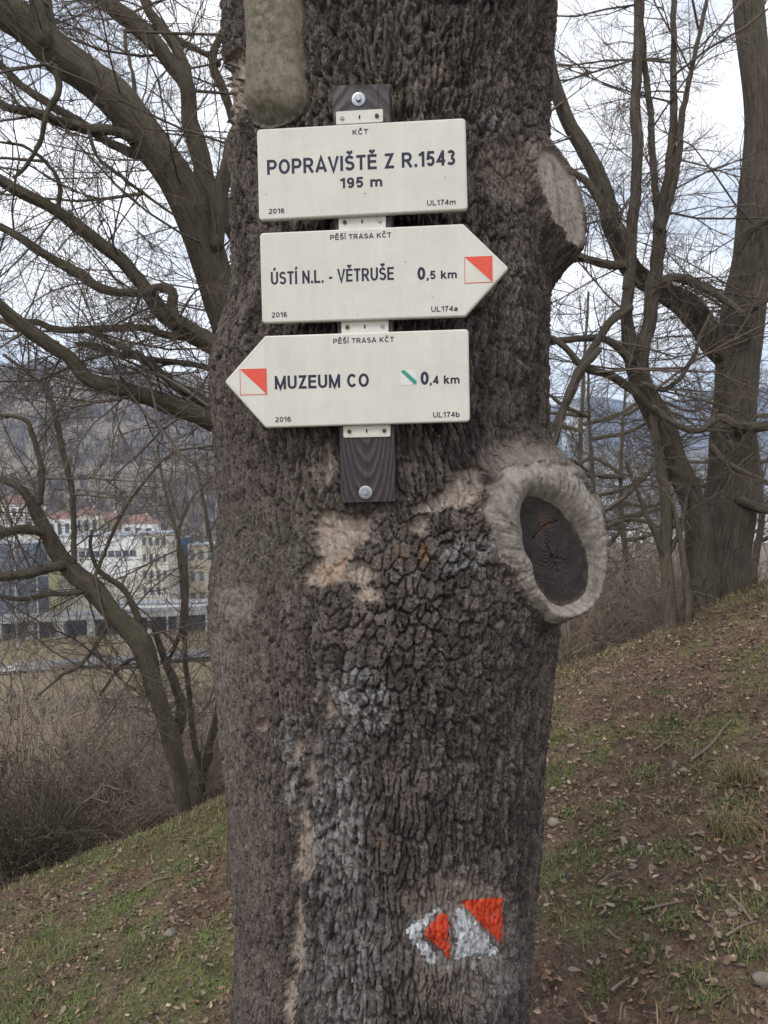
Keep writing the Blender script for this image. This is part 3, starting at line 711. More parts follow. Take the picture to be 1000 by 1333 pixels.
# sign-local axes: x along the sign, y away from the viewer, z up
def place(o, parent=None):
    if parent is None: o.matrix_world = MS
    else: o.parent = parent
    return o
m_sign = mat('cream_enamel', (.590, .573, .518), .38, noise=[(7, 5, .91, 1.03), (60, 4, .97, 1.015), ((38, 5, 3.0), 5, .95, 1.02), (5, 6, -.35, .22, (.42, .42, .33))], bump=[(14, 3, .0006)], spec=.45)
m_edge = mat('rust_edge', (.30, .17, .08), .8, noise=[(200, 3, .6, 1.3)])
m_ink = mat('dark_ink', (.022, .02, .045), .6, noise=[(300, 3, .8, 1.3)])
m_rmark = mat('red_mark_print', (.66, .085, .055), .45, noise=[(150, 3, .9, 1.06)])
m_gmark = mat('green_mark_print', (.03, .27, .20), .45, noise=[(150, 3, .9, 1.06)])
m_wmark = mat('white_mark_print', (.62, .62, .60), .4, noise=[(80, 4, .94, 1.03)])
m_zinc = mat('zinc_plated_steel', (.36, .38, .41), .42, .8, noise=[(180, 4, .75, 1.1)])
m_rust = mat('rusty_screw', (.13, .075, .05), .75, .3, noise=[(300, 4, .5, 1.4)])
m_dirt = mat('lichen_spot', (.22, .2, .09), .9, noise=[(300, 3, .7, 1.3)])
m_black = mat('dark_slot', (.012, .011, .012), .9, noise=[(100, 2, .8, 1.2)])

def rounded(poly, r, seg=6):
    out = []; n = len(poly)
    for i in range(n):
        p = np.array(poly[i]); a = np.array(poly[i - 1]); b = np.array(poly[(i + 1) % n]); rr_ = r[i] if isinstance(r, (list, tuple)) else r
        u = (a - p) / np.linalg.norm(a - p); v = (b - p) / np.linalg.norm(b - p)
        half = math.acos(np.clip(u @ v, -1, 1)) / 2; d = rr_ / math.tan(half)
        c = p + (u + v) / np.linalg.norm(u + v) * rr_ / math.sin(half)
        s0 = p + u * d - c; s1 = p + v * d - c
        a0 = math.atan2(s0[1], s0[0]); a1_ = math.atan2(s1[1], s1[0]); da = (a1_ - a0 + math.pi) % (2 * math.pi) - math.pi
        out += [tuple(c + rr_ * np.array([math.cos(a0 + da * k_ / seg), math.sin(a0 + da * k_ / seg)])) for k_ in range(seg + 1)]
    return out
def inset(pts, d):
    n = len(pts); o = []
    for i in range(n):
        a = np.array(pts[i - 1]); p = np.array(pts[i]); b = np.array(pts[(i + 1) % n])
        e0 = p - a; e1_ = b - p; 
        n0 = np.array([-e0[1], e0[0]]); n1_ = np.array([-e1_[1], e1_[0]])
        nn = n0 / (np.linalg.norm(n0) + 1e-9) + n1_ / (np.linalg.norm(n1_) + 1e-9); nn /= np.linalg.norm(nn)
        o.append(tuple(p + nn * d))
    return o
def slab(name, pts, prof, m, parent):
    """pts counter-clockwise outline (x,z); prof list of (inset, y) from back to front; local y away from viewer"""
    n = len(pts); V = []; Fc = []
    for (d, y) in prof:
        V += [(p[0], y, p[1]) for p in inset(pts, d)]
    for k_ in range(len(prof) - 1):
        for i in range(n): j = (i + 1) % n; Fc.append((k_ * n + i, k_ * n + j, (k_ + 1) * n + j, (k_ + 1) * n + i))
    Fc.append(tuple(range(n - 1, -1, -1))); Fc.append(tuple(range((len(prof) - 1) * n, len(prof) * n)))
    o = mesh_obj(name, V, Fc, m, parent, smooth=False)
    return o
def flat(name, pts, y, m, parent, thick=.0004):
    return slab(name, pts, [(0, y), (0, y - thick)], m, parent)

def arc_(cx, cy, rx, ry, a0, a1, n=9): return [(cx + rx * math.cos(math.radians(a)), cy + ry * math.sin(math.radians(a))) for a in np.linspace(a0, a1, n)]
def glyph(ch, t):
    """strokes (centre lines) of a plain grotesque letter, capital height 1; returns width, strokes"""
    h = t / 2; T_ = 1 - h; B_ = h
    def bowl(w, y0, y1, x0=h): 
        ry = (y1 - y0) / 2; return [(x0, y1), (w - h - ry * .85, y1)] + arc_(w - h - ry * .85, (y0 + y1) / 2, ry * .85, ry, 90, -90) + [(x0, y0)]
    acc = {'Š': 'S', 'Ě': 'E', 'Č': 'C', 'Í': 'I', 'Ú': 'U'}
    if ch in acc:
        w, st = glyph(acc[ch], t); c = w / 2
        if ch in 'ŠĚČ': st = st + [[(c - .17, 1.28), (c, 1.12), (c + .17, 1.28)]]
        else: st = st + [[(c - .06, 1.10), (c + .10, 1.30)]]
        return w, st
    if ch == 'P': w = .68; return w, [[(h, 0), (h, 1)], bowl(w, .43, T_)]
    if ch == 'R': w = .72; return w, [[(h, 0), (h, 1)], bowl(w - .04, .46, T_), [(w * .48, .46), (w - h * .9, 0)]]
    if ch == 'O': w = .78; return w, [arc_(w / 2, .5, w / 2 - h, .5 - h, 90, 450, 25)]
    if ch == '0': w = .56; return w, [arc_(w / 2, .5, w / 2 - h, .5 - h, 90, 450, 25)]
    if ch == 'C': w = .74; return w, [arc_(w / 2, .5, w / 2 - h, .5 - h, 38, 322, 21)]
    if ch == 'A': w = .74; return w, [[(h * .55, 0), (w / 2, 1 - h * .3), (w - h * .55, 0)], [(w * .24, .27), (w * .76, .27)]]
    if ch == 'V': w = .70; return w, [[(h * .55, 1), (w / 2, h * .3), (w - h * .55, 1)]]
    if ch == 'I': w = t; return w, [[(h, 0), (h, 1)]]
    if ch == 'T': w = .64; return w, [[(0, T_), (w, T_)], [(w / 2, 0), (w / 2, 1)]]
    if ch == 'E': w = .62; return w, [[(w, T_), (h, T_), (h, B_), (w, B_)], [(h, .52), (w - .04, .52)]]
    if ch == 'L': w = .58; return w, [[(h, 1), (h, B_), (w, B_)]]
    if ch == 'Z': w = .64; return w, [[(.03, T_), (w - .13, T_), (.13, B_), (w, B_)]]
    if ch == 'N': w = .70; return w, [[(h, 0), (h, 1)], [(h, 1 - h), (w - h, h)], [(w - h, 0), (w - h, 1)]]
    if ch == 'M': w = .86; return w, [[(h, 0), (h, 1)], [(h, 1 - h * .8), (w / 2, h * .8), (w - h, 1 - h * .8)], [(w - h, 0), (w - h, 1)]]
    if ch == 'U': w = .70; r = w / 2 - h; return w, [[(h, 1), (h, .36)] + arc_(w / 2, .36, r, .36 - h, 180, 360, 13) + [(w - h, 1)]]
    if ch == 'K': w = .70; return w, [[(h, 0), (h, 1)], [(h, .34), (w - h * .8, 1)], [(w * .38, .55), (w - h * .6, 0)]]
    if ch == 'S':
        w = .66; c = w / 2; r = w / 2 - h; q = (T_ - .52) / 2; q2 = (.52 - B_) / 2
        return w, [arc_(c, .52 + q, r * .95, q, 22, 180, 9) + [(h * 1.3, .66)] + arc_(c, .52 + q, r * .95, q, 215, 255, 4) + arc_(c, B_ + q2, r, q2, 75, -20, 6) + arc_(c, B_ + q2, r, q2, -30, -158, 9)]
    if ch == '1': w = .36; return w, [[(w - h, 0), (w - h, 1)], [(.0, .74), (w - h, .93)]]
    if ch == '2': w = .54; return w, [arc_(w / 2, .70, w / 2 - h, .30 - h, 165, -30, 11) + [(h * 1.1, B_), (w, B_)]]
    if ch == '3': w = .55; return w, [arc_(w / 2 - .02, .74, w / 2 - h - .01, .26 - h, 155, -90, 11), arc_(w / 2 - .02, .28, w / 2 - h + .01, .28 - h, 90, -155, 12)]
    if ch == '4': w = .58; return w, [[(w * .72, 0), (w * .72, 1)], [(w * .72, 1 - h * .9), (h, .30), (w, .30)]]
    if ch == '5': w = .56; return w, [[(w - .03, T_), (h * 1.7, T_), (h * 1.2, .52)] + arc_(w / 2, .34, w / 2 - h, .34 - h, 125, -155, 13)]
    if ch == '6': w = .56; return w, [arc_(w / 2, .33, w / 2 - h, .33 - h, 0, 360, 19), [(h, .33), (h, .58)] + arc_(w / 2, .62, w / 2 - h, .38 - h, 180, 35, 9)]
    if ch == '9':
        w, st = glyph('6', t); return w, [[(w - x_, 1 - y_) for (x_, y_) in q_] for q_ in st]
    if ch == '7': w = .54; return w, [[(0, T_), (w - h * .9, T_)] + [(w * .60, .55), (w * .36, 0)]]
    if ch == 'm': w = .92; x = .72; r = (w - 3 * t) / 4 + h; return w, [[(h, 0), (h, x)]] + [[(q, 0), (q, .45)] + arc_(q - (w / 2 - h) / 2, .45, (w / 2 - h) / 2, x - h - .45, 0, 160, 8) for q in (w / 2, w - h)]
    if ch == 'k': w = .56; return w, [[(h, 0), (h, 1)], [(h, .28), (w - h * .9, .72)], [(w * .42, .44), (w - h * .5, 0)]]
    if ch == 'a': w = .56; return w, [[(w - h * 1.1, 0), (w - h * 1.1, .48)] + arc_(w / 2, .48, w / 2 - h * 1.1, .24 - h, 0, 160, 8), arc_(w / 2 - .02, .21, w / 2 - h - .02, .21 - h, 60, 330, 14) , [(w * .45, .41), (w - h, .45)]]
    if ch == 'b': w = .58; return w, [[(h, 0), (h, 1)], arc_(w / 2, .36, w / 2 - h, .36 - h, 0, 360, 19)]
    if ch == '.': return t * 1.1, [[(t * .55, 0), (t * .55, t * 1.1)]]
    if ch == ',': return t * 1.1, [[(t * .6, t * 1.1), (t * .6, 0), (t * .25, -.16)]]
    if ch == '-': return .32, [[(0, .36), (.32, .36)]]
    return .28, []
def text(txt, x0, x1, ybase0, ybase1, cap, parent, t=.19, sp=.12):
    """one printed line between photo pixels x0..x1, capital height cap px; flat strokes on the sign's face"""
    ua, va = uv(x0, ybase0); ub, vb = uv(x1, ybase1); vm = (va + vb) / 2; _, vt = uv(x0, ybase0 - cap)
    glyphs = []; X = 0
    for ch in txt:
        w, st = glyph(ch, t); glyphs.append((X, st)); X += w + sp
    sx = (ub - ua) / (X - sp); sz = vt - va; V = []; Fc = []; lay = 0
    # strokes keep an even thickness after the line is fitted to its width
    big_ = cap >= 11
    for (ox, st) in glyphs:
        if big_: V, Fc = [], []
        for pl in st:
            p = np.array([(ua + (x_ + ox) * sx, vm + y_ * sz) for (x_, y_) in pl]); p = p[np.concatenate([[True], np.linalg.norm(np.diff(p, axis=0), axis=1) > 1e-5])]; hw = t / 2 * (sx * .62 + sz * .38)
            n_ = len(p); closed = n_ > 6 and np.linalg.norm(p[0] - p[-1]) < 1e-6
            L_, R_ = [], []
            for i in range(n_):
                a = p[i - 1] if i else (p[-2] if closed else None); c = p[i + 1] if i < n_ - 1 else (p[1] if closed else None)
                d0 = (p[i] - a) if a is not None else (c - p[i]); d1 = (c - p[i]) if c is not None else (p[i] - a)
                d0 = d0 / np.linalg.norm(d0); d1 = d1 / np.linalg.norm(d1); m_ = np.array([-d0[1] - d1[1], d0[0] + d1[0]]); m_ /= np.linalg.norm(m_) + 1e-9
                k_ = 1 / max(abs(m_ @ np.array([-d0[1], d0[0]])), .42)
                L_.append(p[i] + m_ * hw * k_); R_.append(p[i] - m_ * hw * k_)
            b_ = len(V); lay = (lay + 1) % 7; yy = -.0003 - .00003 * lay
            for a, c in zip(L_, R_): V += [(a[0], yy, a[1]), (c[0], yy, c[1])]
            Fc += [(b_ + 2 * i, b_ + 2 * i + 1, b_ + 2 * i + 3, b_ + 2 * i + 2) for i in range(n_ - 1)]
        if big_ and V: mesh_obj('letter', V, Fc, m_ink, parent, smooth=False)
    if not big_: mesh_obj('lettering', V, Fc, m_ink, parent, smooth=False)
def disc(name, cx, cz, y0, y1, r, m, parent, n=14, dome=0):
    pts = [(cx + r * math.cos(a), cz + r * math.sin(a)) for a in np.linspace(0, 2 * math.pi, n, endpoint=False)]
    return slab(name, pts, [(0, y0), (0, y1 + .3 * (y0 - y1)), (r * .22, y1)], m, parent)

TH_S = .013       # depth of the folded sheet
BOARD_Y = .016    # front face of the board behind the sign fronts
def sign(name, poly_px, rad, label, tabs):
    e = empty(name, (0, 0, 0), label, 'sign'); e.matrix_world = MS
    poly = [uv(*p) for p in poly_px]
    pts = rounded(poly, rad)
    slab('panel', pts, [(.004, TH_S), (0, TH_S - .001), (0, .004), (.0012, .0013), (.0036, 0)], m_sign, e)
    for (cx, y0, y1, w, sc) in tabs:
        a = uv(cx - w / 2, y1, -.011); b = uv(cx + w / 2, y0, -.011)
        tb = slab('mounting_tab', rounded([(a[0], a[1]), (b[0], a[1]), (b[0], b[1]), (a[0], b[1])], .004, 3), [(0, BOARD_Y - .0005), (0, .0135), (.0012, .0125)], m_sign, e)
        zc = (a[1] + b[1]) / 2
        vis = (y0 + y1) / 2
        _, zs = uv(cx, sc[2], -.011)
        for k_, q_ in enumerate(sc[:2]):
            xx = a[0] + (b[0] - a[0]) * (.13 + .74 * k_)
            s_ = disc('screw', xx, zs, .013, .0085, .0046, m_zinc if q_ else m_rust, tb)
            flat('screw_slot', [(xx - .002, zs - .0006), (xx + .002, zs - .0006), (xx + .002, zs + .0006), (xx - .002, zs + .0006)], .0084, m_black, tb)
        xm = (a[0] + b[0]) / 2
        flat('key_slot', [(xm - .0016, zs - .0042), (xm + .0016, zs - .0042), (xm + .0016, zs + .0042), (xm - .0016, zs + .0042)], .0124, m_black, tb)
    return e
def P4(l): return l
# outlines counter-clockwise (x right, z up) as seen from the viewer
s1 = sign('name_sign', [(337, 287), (609, 273), (606, 153), (334, 168)], .0085, 'cream plate reading POPRAVIŠTĚ Z R.1543, topmost on the dark board', [(468, 141, 162, 61, (1, 0, 152)), (471.5, 270, 300, 61, (0, 1, 288))])
s2 = sign('arrow_sign', [(341, 421), (606, 412), (663, 349), (603, 291), (338, 303)], [.0085, .006, .007, .006, .0085], 'cream arrow plate pointing right, reading ÚSTÍ N.L. - VĚTRUŠE', [(475, 408, 437, 61, (0, 1, 425))])
s3 = sign('arrow_sign', [(346, 557), (612, 549), (610, 428), (345, 437), (292, 497)], [.006, .0085, .0085, .006, .007], 'cream arrow plate pointing left, reading MUZEUM CO', [(477.5, 545, 570, 61, (0, 0, 561))])
text('KČT', 459, 479.5, 175.5, 174.5, 6.5, s1, .17)
text('POPRAVIŠTĚ Z R.1543', 348, 593, 228, 214.5, 19.5, s1, .185)
text('195 m', 443.5, 498, 245, 243, 13.5, s1, .19)
text('2016', 350, 370.5, 278.5, 277.5, 6.5, s1, .16)
text('UL174m', 556, 593.5, 268, 266, 7, s1, .16)
text('PĚŠÍ TRASA KČT', 430, 509.5, 313, 308.5, 6.5, s2, .17)
text('ÚSTÍ N.L. - VĚTRUŠE', 353, 513, 370.5, 365, 17, s2, .185)
text('0', 543.5, 554, 364.5, 364, 16.5, s2, .20)
text(',5 km', 555.5, 595, 364, 362, 11, s2, .19)
text('2016', 354, 374, 413.5, 412.5, 6.5, s2, .16)
text('UL174a', 561.5, 596, 406.5, 404.5, 7, s2, .16)
text('PĚŠÍ TRASA KČT', 434, 513, 448, 444.5, 6.5, s3, .17)
text('MUZEUM CO', 358, 480.5, 507, 503.5, 17.5, s3, .19)
text('0', 547.5, 558.5, 501, 500.5, 17, s3, .20)
text(',4 km', 559.5, 598.5, 500.5, 499, 11, s3, .19)
text('2016', 358.5, 379, 549.5, 549, 6.5, s3, .16)
text('UL174b', 564, 598.5, 544, 542.5, 7, s3, .16)
def redmark(e, x0, y0, x1, y1):
    a = uv(x0, y1); b = uv(x1, y0)
    bk = flat('trail_mark', [(a[0], a[1]), (b[0], a[1]), (b[0], b[1]), (a[0], b[1])], -.0001, m_sign, e, .0006)
    w_ = .0013
    flat('red_triangle', [(b[0], a[1]), (b[0], b[1]), (a[0], b[1])], -.0007, m_rmark, bk)
    flat('red_outline', [(a[0], a[1]), (b[0], a[1]), (b[0] - w_, a[1] + w_), (a[0], a[1] + w_)], -.0007, m_rmark, bk)
    flat('red_outline', [(a[0], a[1] + w_), (a[0] + w_, a[1] + w_), (a[0] + w_, b[1] - w_), (a[0], b[1])], -.0007, m_rmark, bk)
redmark(s2, 605, 333, 641, 369); redmark(s3, 313, 479.5, 347, 514.5)
a = uv(522, 501.5); b = uv(542, 481.5)
gm = flat('local_mark', rounded([(a[0], a[1]), (b[0], a[1]), (b[0], b[1]), (a[0], b[1])], .003, 3), -.0001, m_wmark, s3, .0006)
w_ = .009
flat('green_stripe', [(b[0], a[1] + .002), (b[0], a[1] + w_), (a[0] + w_, b[1]), (a[0] + .002, b[1]), (a[0] + .001, b[1] - .004), (b[0] - .005, a[1] + .001)], -.0007, m_gmark, gm)
# pressed tip panels and a few spots of dirt
m_tip = mat('pale_enamel', (.59, .583, .545), .36, noise=[(12, 4, .95, 1.03)])
def tip(e, pts): flat('tip_panel', [uv(*p) for p in pts], .0003, m_tip, e, .0005)
tip(s2, [(608, 404), (655, 350), (606, 300)]); tip(s3, [(345, 548), (344, 446), (300, 497)])
for (e, x, y, r_) in [(s1, 475, 252, .0016), (s1, 346, 253, .0012), (s1, 580, 231, .0012), (s2, 528, 341, .0013), (s2, 564, 387, .0012), (s2, 466, 410, .0012), (s3, 521, 520, .0009), (s3, 575, 452, .0008), (s1, 383, 268, .0008)]:
    c_ = uv(x, y); flat('dirt_spot', [(c_[0] + r_ * (1 + .4 * math.sin(3 * a_)) * math.cos(a_), c_[1] + r_ * math.sin(a_)) for a_ in np.linspace(0, 6.28, 9, endpoint=False)], -.0002, m_dirt, e)

# --- board
m_board = bpy.data.materials.new('stained_plank'); m_board.use_nodes = True
n = m_board.node_tree.nodes; l = m_board.node_tree.links; bs = n['Principled BSDF']
tcn = n.new('ShaderNodeTexCoord'); mpn = n.new('ShaderNodeMapping'); mpn.inputs['Location'].default_value = (-.0, 0, .50); mpn.inputs['Scale'].default_value = (8.5, 3, 2.0)
wvn = n.new('ShaderNodeTexWave'); wvn.wave_type = 'RINGS'; wvn.rings_direction = 'Y'; wvn.inputs['Scale'].default_value = 4.2; wvn.inputs['Distortion'].default_value = 3.0; wvn.inputs['Detail'].default_value = 3; wvn.inputs['Detail Scale'].default_value = 1.4
crn = n.new('ShaderNodeValToRGB'); crn.color_ramp.elements[0].color = (.020, .013, .016, 1); crn.color_ramp.elements[1].color = (.054, .038, .043, 1); crn.color_ramp.elements[0].position = .55; crn.color_ramp.elements[1].position = .98
nzn = n.new('ShaderNodeTexNoise'); nzn.inputs['Scale'].default_value = 1; mp2 = n.new('ShaderNodeMapping'); mp2.inputs['Scale'].default_value = (300, 300, 14)
mulm = n.new('ShaderNodeMix'); mulm.data_type = 'RGBA'; mulm.blend_type = 'MULTIPLY'; mulm.inputs['Factor'].default_value = .8
mrn = n.new('ShaderNodeMapRange'); mrn.inputs['From Min'].default_value = .3; mrn.inputs['From Max'].default_value = .7; mrn.inputs['To Min'].default_value = .5; mrn.inputs['To Max'].default_value = 1.35
bpn = n.new('ShaderNodeBump'); bpn.inputs['Distance'].default_value = .0012
l.new(tcn.outputs['Object'], mpn.inputs[0]); l.new(mpn.outputs[0], wvn.inputs['Vector']); l.new(wvn.outputs['Fac'], crn.inputs[0])
l.new(tcn.outputs['Object'], mp2.inputs[0]); l.new(mp2.outputs[0], nzn.inputs['Vector']); l.new(nzn.outputs['Fac'], mrn.inputs['Value'])
l.new(crn.outputs[0], mulm.inputs['A']); l.new(mrn.outputs[0], mulm.inputs['B']); l.new(mulm.outputs['Result'], bs.inputs['Base Color'])
l.new(wvn.outputs['Fac'], bpn.inputs['Height']); l.new(bpn.outputs[0], bs.inputs['Normal']); bs.inputs['Roughness'].default_value = .55
bd = empty('wooden_board', (0, 0, 0), 'dark stained wooden board bolted upright to the oak behind the three signs', 'board'); bd.matrix_world = MS
o_ = -BOARD_Y
TL, TR, BL, BR = uv(433, 111, o_), uv(507, 109, o_), uv(444, 655, o_), uv(515, 653, o_)
cut_l = uv(493, 110, o_)[0]; cut_b = uv(501, 654, o_)[0]
slab('plank', [BL, BR, TR, TL], [(.0, BOARD_Y + .05), (0, BOARD_Y + .0015), (.0015, BOARD_Y)], m_board, bd)
tk = uv(492, 112, o_); tb_ = uv(493.5, 158, o_)
flat('drying_crack', [(tb_[0] - .0002, tb_[1]), (tb_[0] + .0006, tb_[1]), (tk[0] + .001, tk[1]), (tk[0] - .0006, tk[1])], BOARD_Y - .0001, m_black, bd, .0002)
for (x, y) in [(467, 129.5), (476, 641)]:
    c_ = uv(x, y, o_)
    bo = empty('bolt', (0, 0, 0)); bo.parent = bd
    disc('washer', c_[0], c_[1], BOARD_Y, BOARD_Y - .0025, .0155, m_zinc, bo, 24)
    hx = [(c_[0] + .0068 * math.cos(a_ + .3), c_[1] + .0068 * math.sin(a_ + .3)) for a_ in np.linspace(0, 2 * math.pi, 6, endpoint=False)]
    slab('bolt_head', hx, [(0, BOARD_Y - .002), (0, BOARD_Y - .0075), (.001, BOARD_Y - .0085)], m_zinc, bo)

# ------------------------------------------------------------------ bare trees
class Wood:
    """collects tapered limbs; verts carry straightened bark coordinates"""
    def __init__(s): s.V = []; s.F = []; s.B = []; s.nseg = 0; s.off = 0
    def tube(s, pts, rad_, sides, lobe=0.0):
        n = len(pts)
        pts = np.asarray(pts, float); rad_ = np.asarray(rad_, float)
        tg = np.gradient(pts, axis=0); tg /= (np.linalg.norm(tg, axis=1, keepdims=True) + 1e-12)
        ref = np.array([0, 0, 1.0]) if abs(tg[0][2]) < .9 else np.array([1.0, 0, 0])
        if n > 12:
            a = np.empty((n, 3)); v = np.cross(tg[0], ref)
            for i_ in range(n):
                v = v - tg[i_] * (v @ tg[i_]); v = v / (math.sqrt(v @ v) + 1e-12); a[i_] = v
        else:
            a = np.cross(tg, ref); a /= (np.linalg.norm(a, axis=1, keepdims=True) + 1e-12)
        b = np.cross(tg, a)
        an = np.linspace(0, 2 * math.pi, sides, endpoint=False)
        RV = np.repeat(rad_[:, None], sides, 1)
        if lobe:
            ln0 = np.cumsum(np.concatenate([[0], np.linalg.norm(np.diff(pts, axis=0), axis=1)])); r0 = rad_.mean() * 5
            RV = RV * (1 + lobe * noise2(np.cos(an)[None] * 1.3 + ln0[:, None] * .25 / r0 + s.nseg * 3.7, np.sin(an)[None] * 1.3 + ln0[:, None] / r0, 3) + .5 * lobe * noise2(np.cos(an)[None] * 3 + s.nseg, np.sin(an)[None] * 3 + ln0[:, None] * 1.6 / r0, 4))
        ring = pts[:, None] + RV[:, :, None] * (a[:, None] * np.cos(an)[None, :, None] + b[:, None] * np.sin(an)[None, :, None])
        ln = np.concatenate([[0], np.cumsum(np.linalg.norm(np.diff(pts, axis=0), axis=1))])
        bk = np.stack([np.cos(an)[None] * rad_[:, None] + s.nseg % 97, np.sin(an)[None] * rad_[:, None], np.repeat(ln[:, None], sides, 1)], -1)
        base_ = s.off; i = np.arange(n * sides).reshape(n, sides) + base_; j = np.roll(i, -1, 1)
        s.V.append(ring.reshape(-1, 3)); s.B.append(bk.reshape(-1, 3)); s.F.append(np.stack([i[:-1], i[1:], j[1:], j[:-1]], -1).reshape(-1, 4))
        s.off += n * sides; s.nseg += 1
    def build(s, name, m, parent):
        V = np.vstack(s.V); o = mesh_obj(name, V, np.vstack(s.F), m); attr(o, 'bark_coords', np.vstack(s.B), 'FLOAT_VECTOR')
        return keep(o, parent)

def catmull(p, n):
    p = np.asarray(p, float); p = np.vstack([2 * p[0] - p[1], p, 2 * p[-1] - p[-2]]); out = []
    for i in range(1, len(p) - 2):
        for t_ in np.linspace(0, 1, n, endpoint=False):
            a_, b_, c_, d_ = p[i - 1], p[i], p[i + 1], p[i + 2]
            out.append(.5 * (2 * b_ + (c_ - a_) * t_ + (2 * a_ - 5 * b_ + 4 * c_ - d_) * t_ ** 2 + (3 * b_ - a_ - 3 * c_ + d_) * t_ ** 3))
    out.append(p[-2]); return np.array(out)

def twig(wd, p, d, length, r0, lvl, rg, droop=0.0, kink=.35, dens=1.0, flat_=1.0):
    n = max(3, int(length / (.10 if lvl < 2 else .075)) + 1); n = min(n, 9)
    pts = [p]; d = d / np.linalg.norm(d); step = length / (n - 1)
    for i in range(n - 1):
        d = d + np.array([rg.gauss(0, kink), rg.gauss(0, kink) * flat_, rg.gauss(0, kink) - droop]) * .5
        d /= np.linalg.norm(d); pts.append(pts[-1] + d * step)
    ra = np.linspace(r0, max(r0 * .35, .0011), n)
    wd.tube(pts, ra, 5 if r0 > .012 else (4 if r0 > .005 else 3))
    if lvl > 0:
        k_ = max(1, int(length * dens * rg.uniform(5, 8) * (1 if lvl > 1 else 1.2)))
        for _ in range(min(k_, 9)):
            t_ = rg.uniform(.2, 1.0); i = min(int(t_ * (n - 1)), n - 2)
            q_ = pts[i] + (pts[i + 1] - pts[i]) * (t_ * (n - 1) - i)
            dd = pts[i + 1] - pts[i]; dd = dd / np.linalg.norm(dd)
            rv = np.array([rg.gauss(0, 1), rg.gauss(0, 1) * flat_, rg.gauss(0, 1) + .25]); rv -= dd * (rv @ dd) ; rv /= np.linalg.norm(rv)
            twig(wd, q_, dd * .75 + rv * rg.uniform(.5, 1.0), length * rg.uniform(.35, .62), max(ra[i] * .55, .0013), lvl - 1, rg, droop, kink, dens, flat_)

def make_spray(seed, px_r):
    """one branching twig of unit length; px_r keeps the finest shoots from vanishing"""
    w_ = Wood(); rg = random.Random(seed)
    def rec(p, d, L_, r0, lvl):
        n = {3: 6, 2: 4, 1: 3, 0: 2}[lvl]; pts = [p]; d = d / np.linalg.norm(d)
        for i in range(n - 1):
            d = d + np.array([rg.gauss(0, .17) for _ in range(3)]); d /= np.linalg.norm(d); pts.append(pts[-1] + d * L_ / (n - 1))
        ra = np.linspace(r0, max(r0 * .4, px_r), n); w_.tube(pts, np.maximum(ra, px_r), 4 if lvl == 3 else 3)
        if lvl == 0: return
        for _ in range({3: 8, 2: 4, 1: 1}[lvl] + (rg.randint(-1, 1) if lvl > 1 else rg.randint(0, 1))):
            t_ = rg.uniform(.15, .98); i = min(int(t_ * (n - 1)), n - 2); q_ = pts[i] + (pts[i + 1] - pts[i]) * (t_ * (n - 1) - i)
            dd = pts[i + 1] - pts[i]; dd /= np.linalg.norm(dd); rv = np.array([rg.gauss(0, 1) for _ in range(3)]); rv -= dd * (rv @ dd); rv /= np.linalg.norm(rv)
            rec(q_, dd * .8 + rv * rg.uniform(.45, 1.0), L_ * rg.uniform(.28, .58) * (1.15 - .5 * t_), ra[i] * .6, lvl - 1)
    rec(np.zeros(3), np.array([1.0, 0, 0]), 1.0, .0075, 3)
    return np.vstack(w_.V), np.vstack(w_.F), np.vstack(w_.B)
SPR = [make_spray(500 + k_, .0012) for k_ in range(14)]
SPR_T = [make_spray(600 + k_, .0018) for k_ in range(8)]
def spray(wc, p, d, L_, rg, lvl=2):
    lib = SPR if L_ > .85 else SPR_T
    V, Fq, B = lib[rg.randrange(len(lib))]
    d = d / np.linalg.norm(d); ref = np.array([rg.gauss(0, 1) for _ in range(3)]); b_ = np.cross(d, ref); b_ /= np.linalg.norm(b_); c_ = np.cross(d, b_)
    R_ = np.stack([d, b_, c_], 1)
    wc.V.append((V * L_) @ R_.T + p); wc.F.append(Fq + wc.off); wc.B.append(B); wc.off += len(V); wc.nseg += 1

def on_limb(wt, rg, xr, yr):
    """a random point on an already built limb that lies inside the given part of the photo"""
    for _ in range(200):
        v = wt.V[rg.randrange(len(wt.V))]; v = v[rg.randrange(len(v))]; u_, w_, _z = proj(v[None])
        if xr[0] < u_[0] < xr[1] and yr[0] < w_[0] < yr[1]: return v
    return v

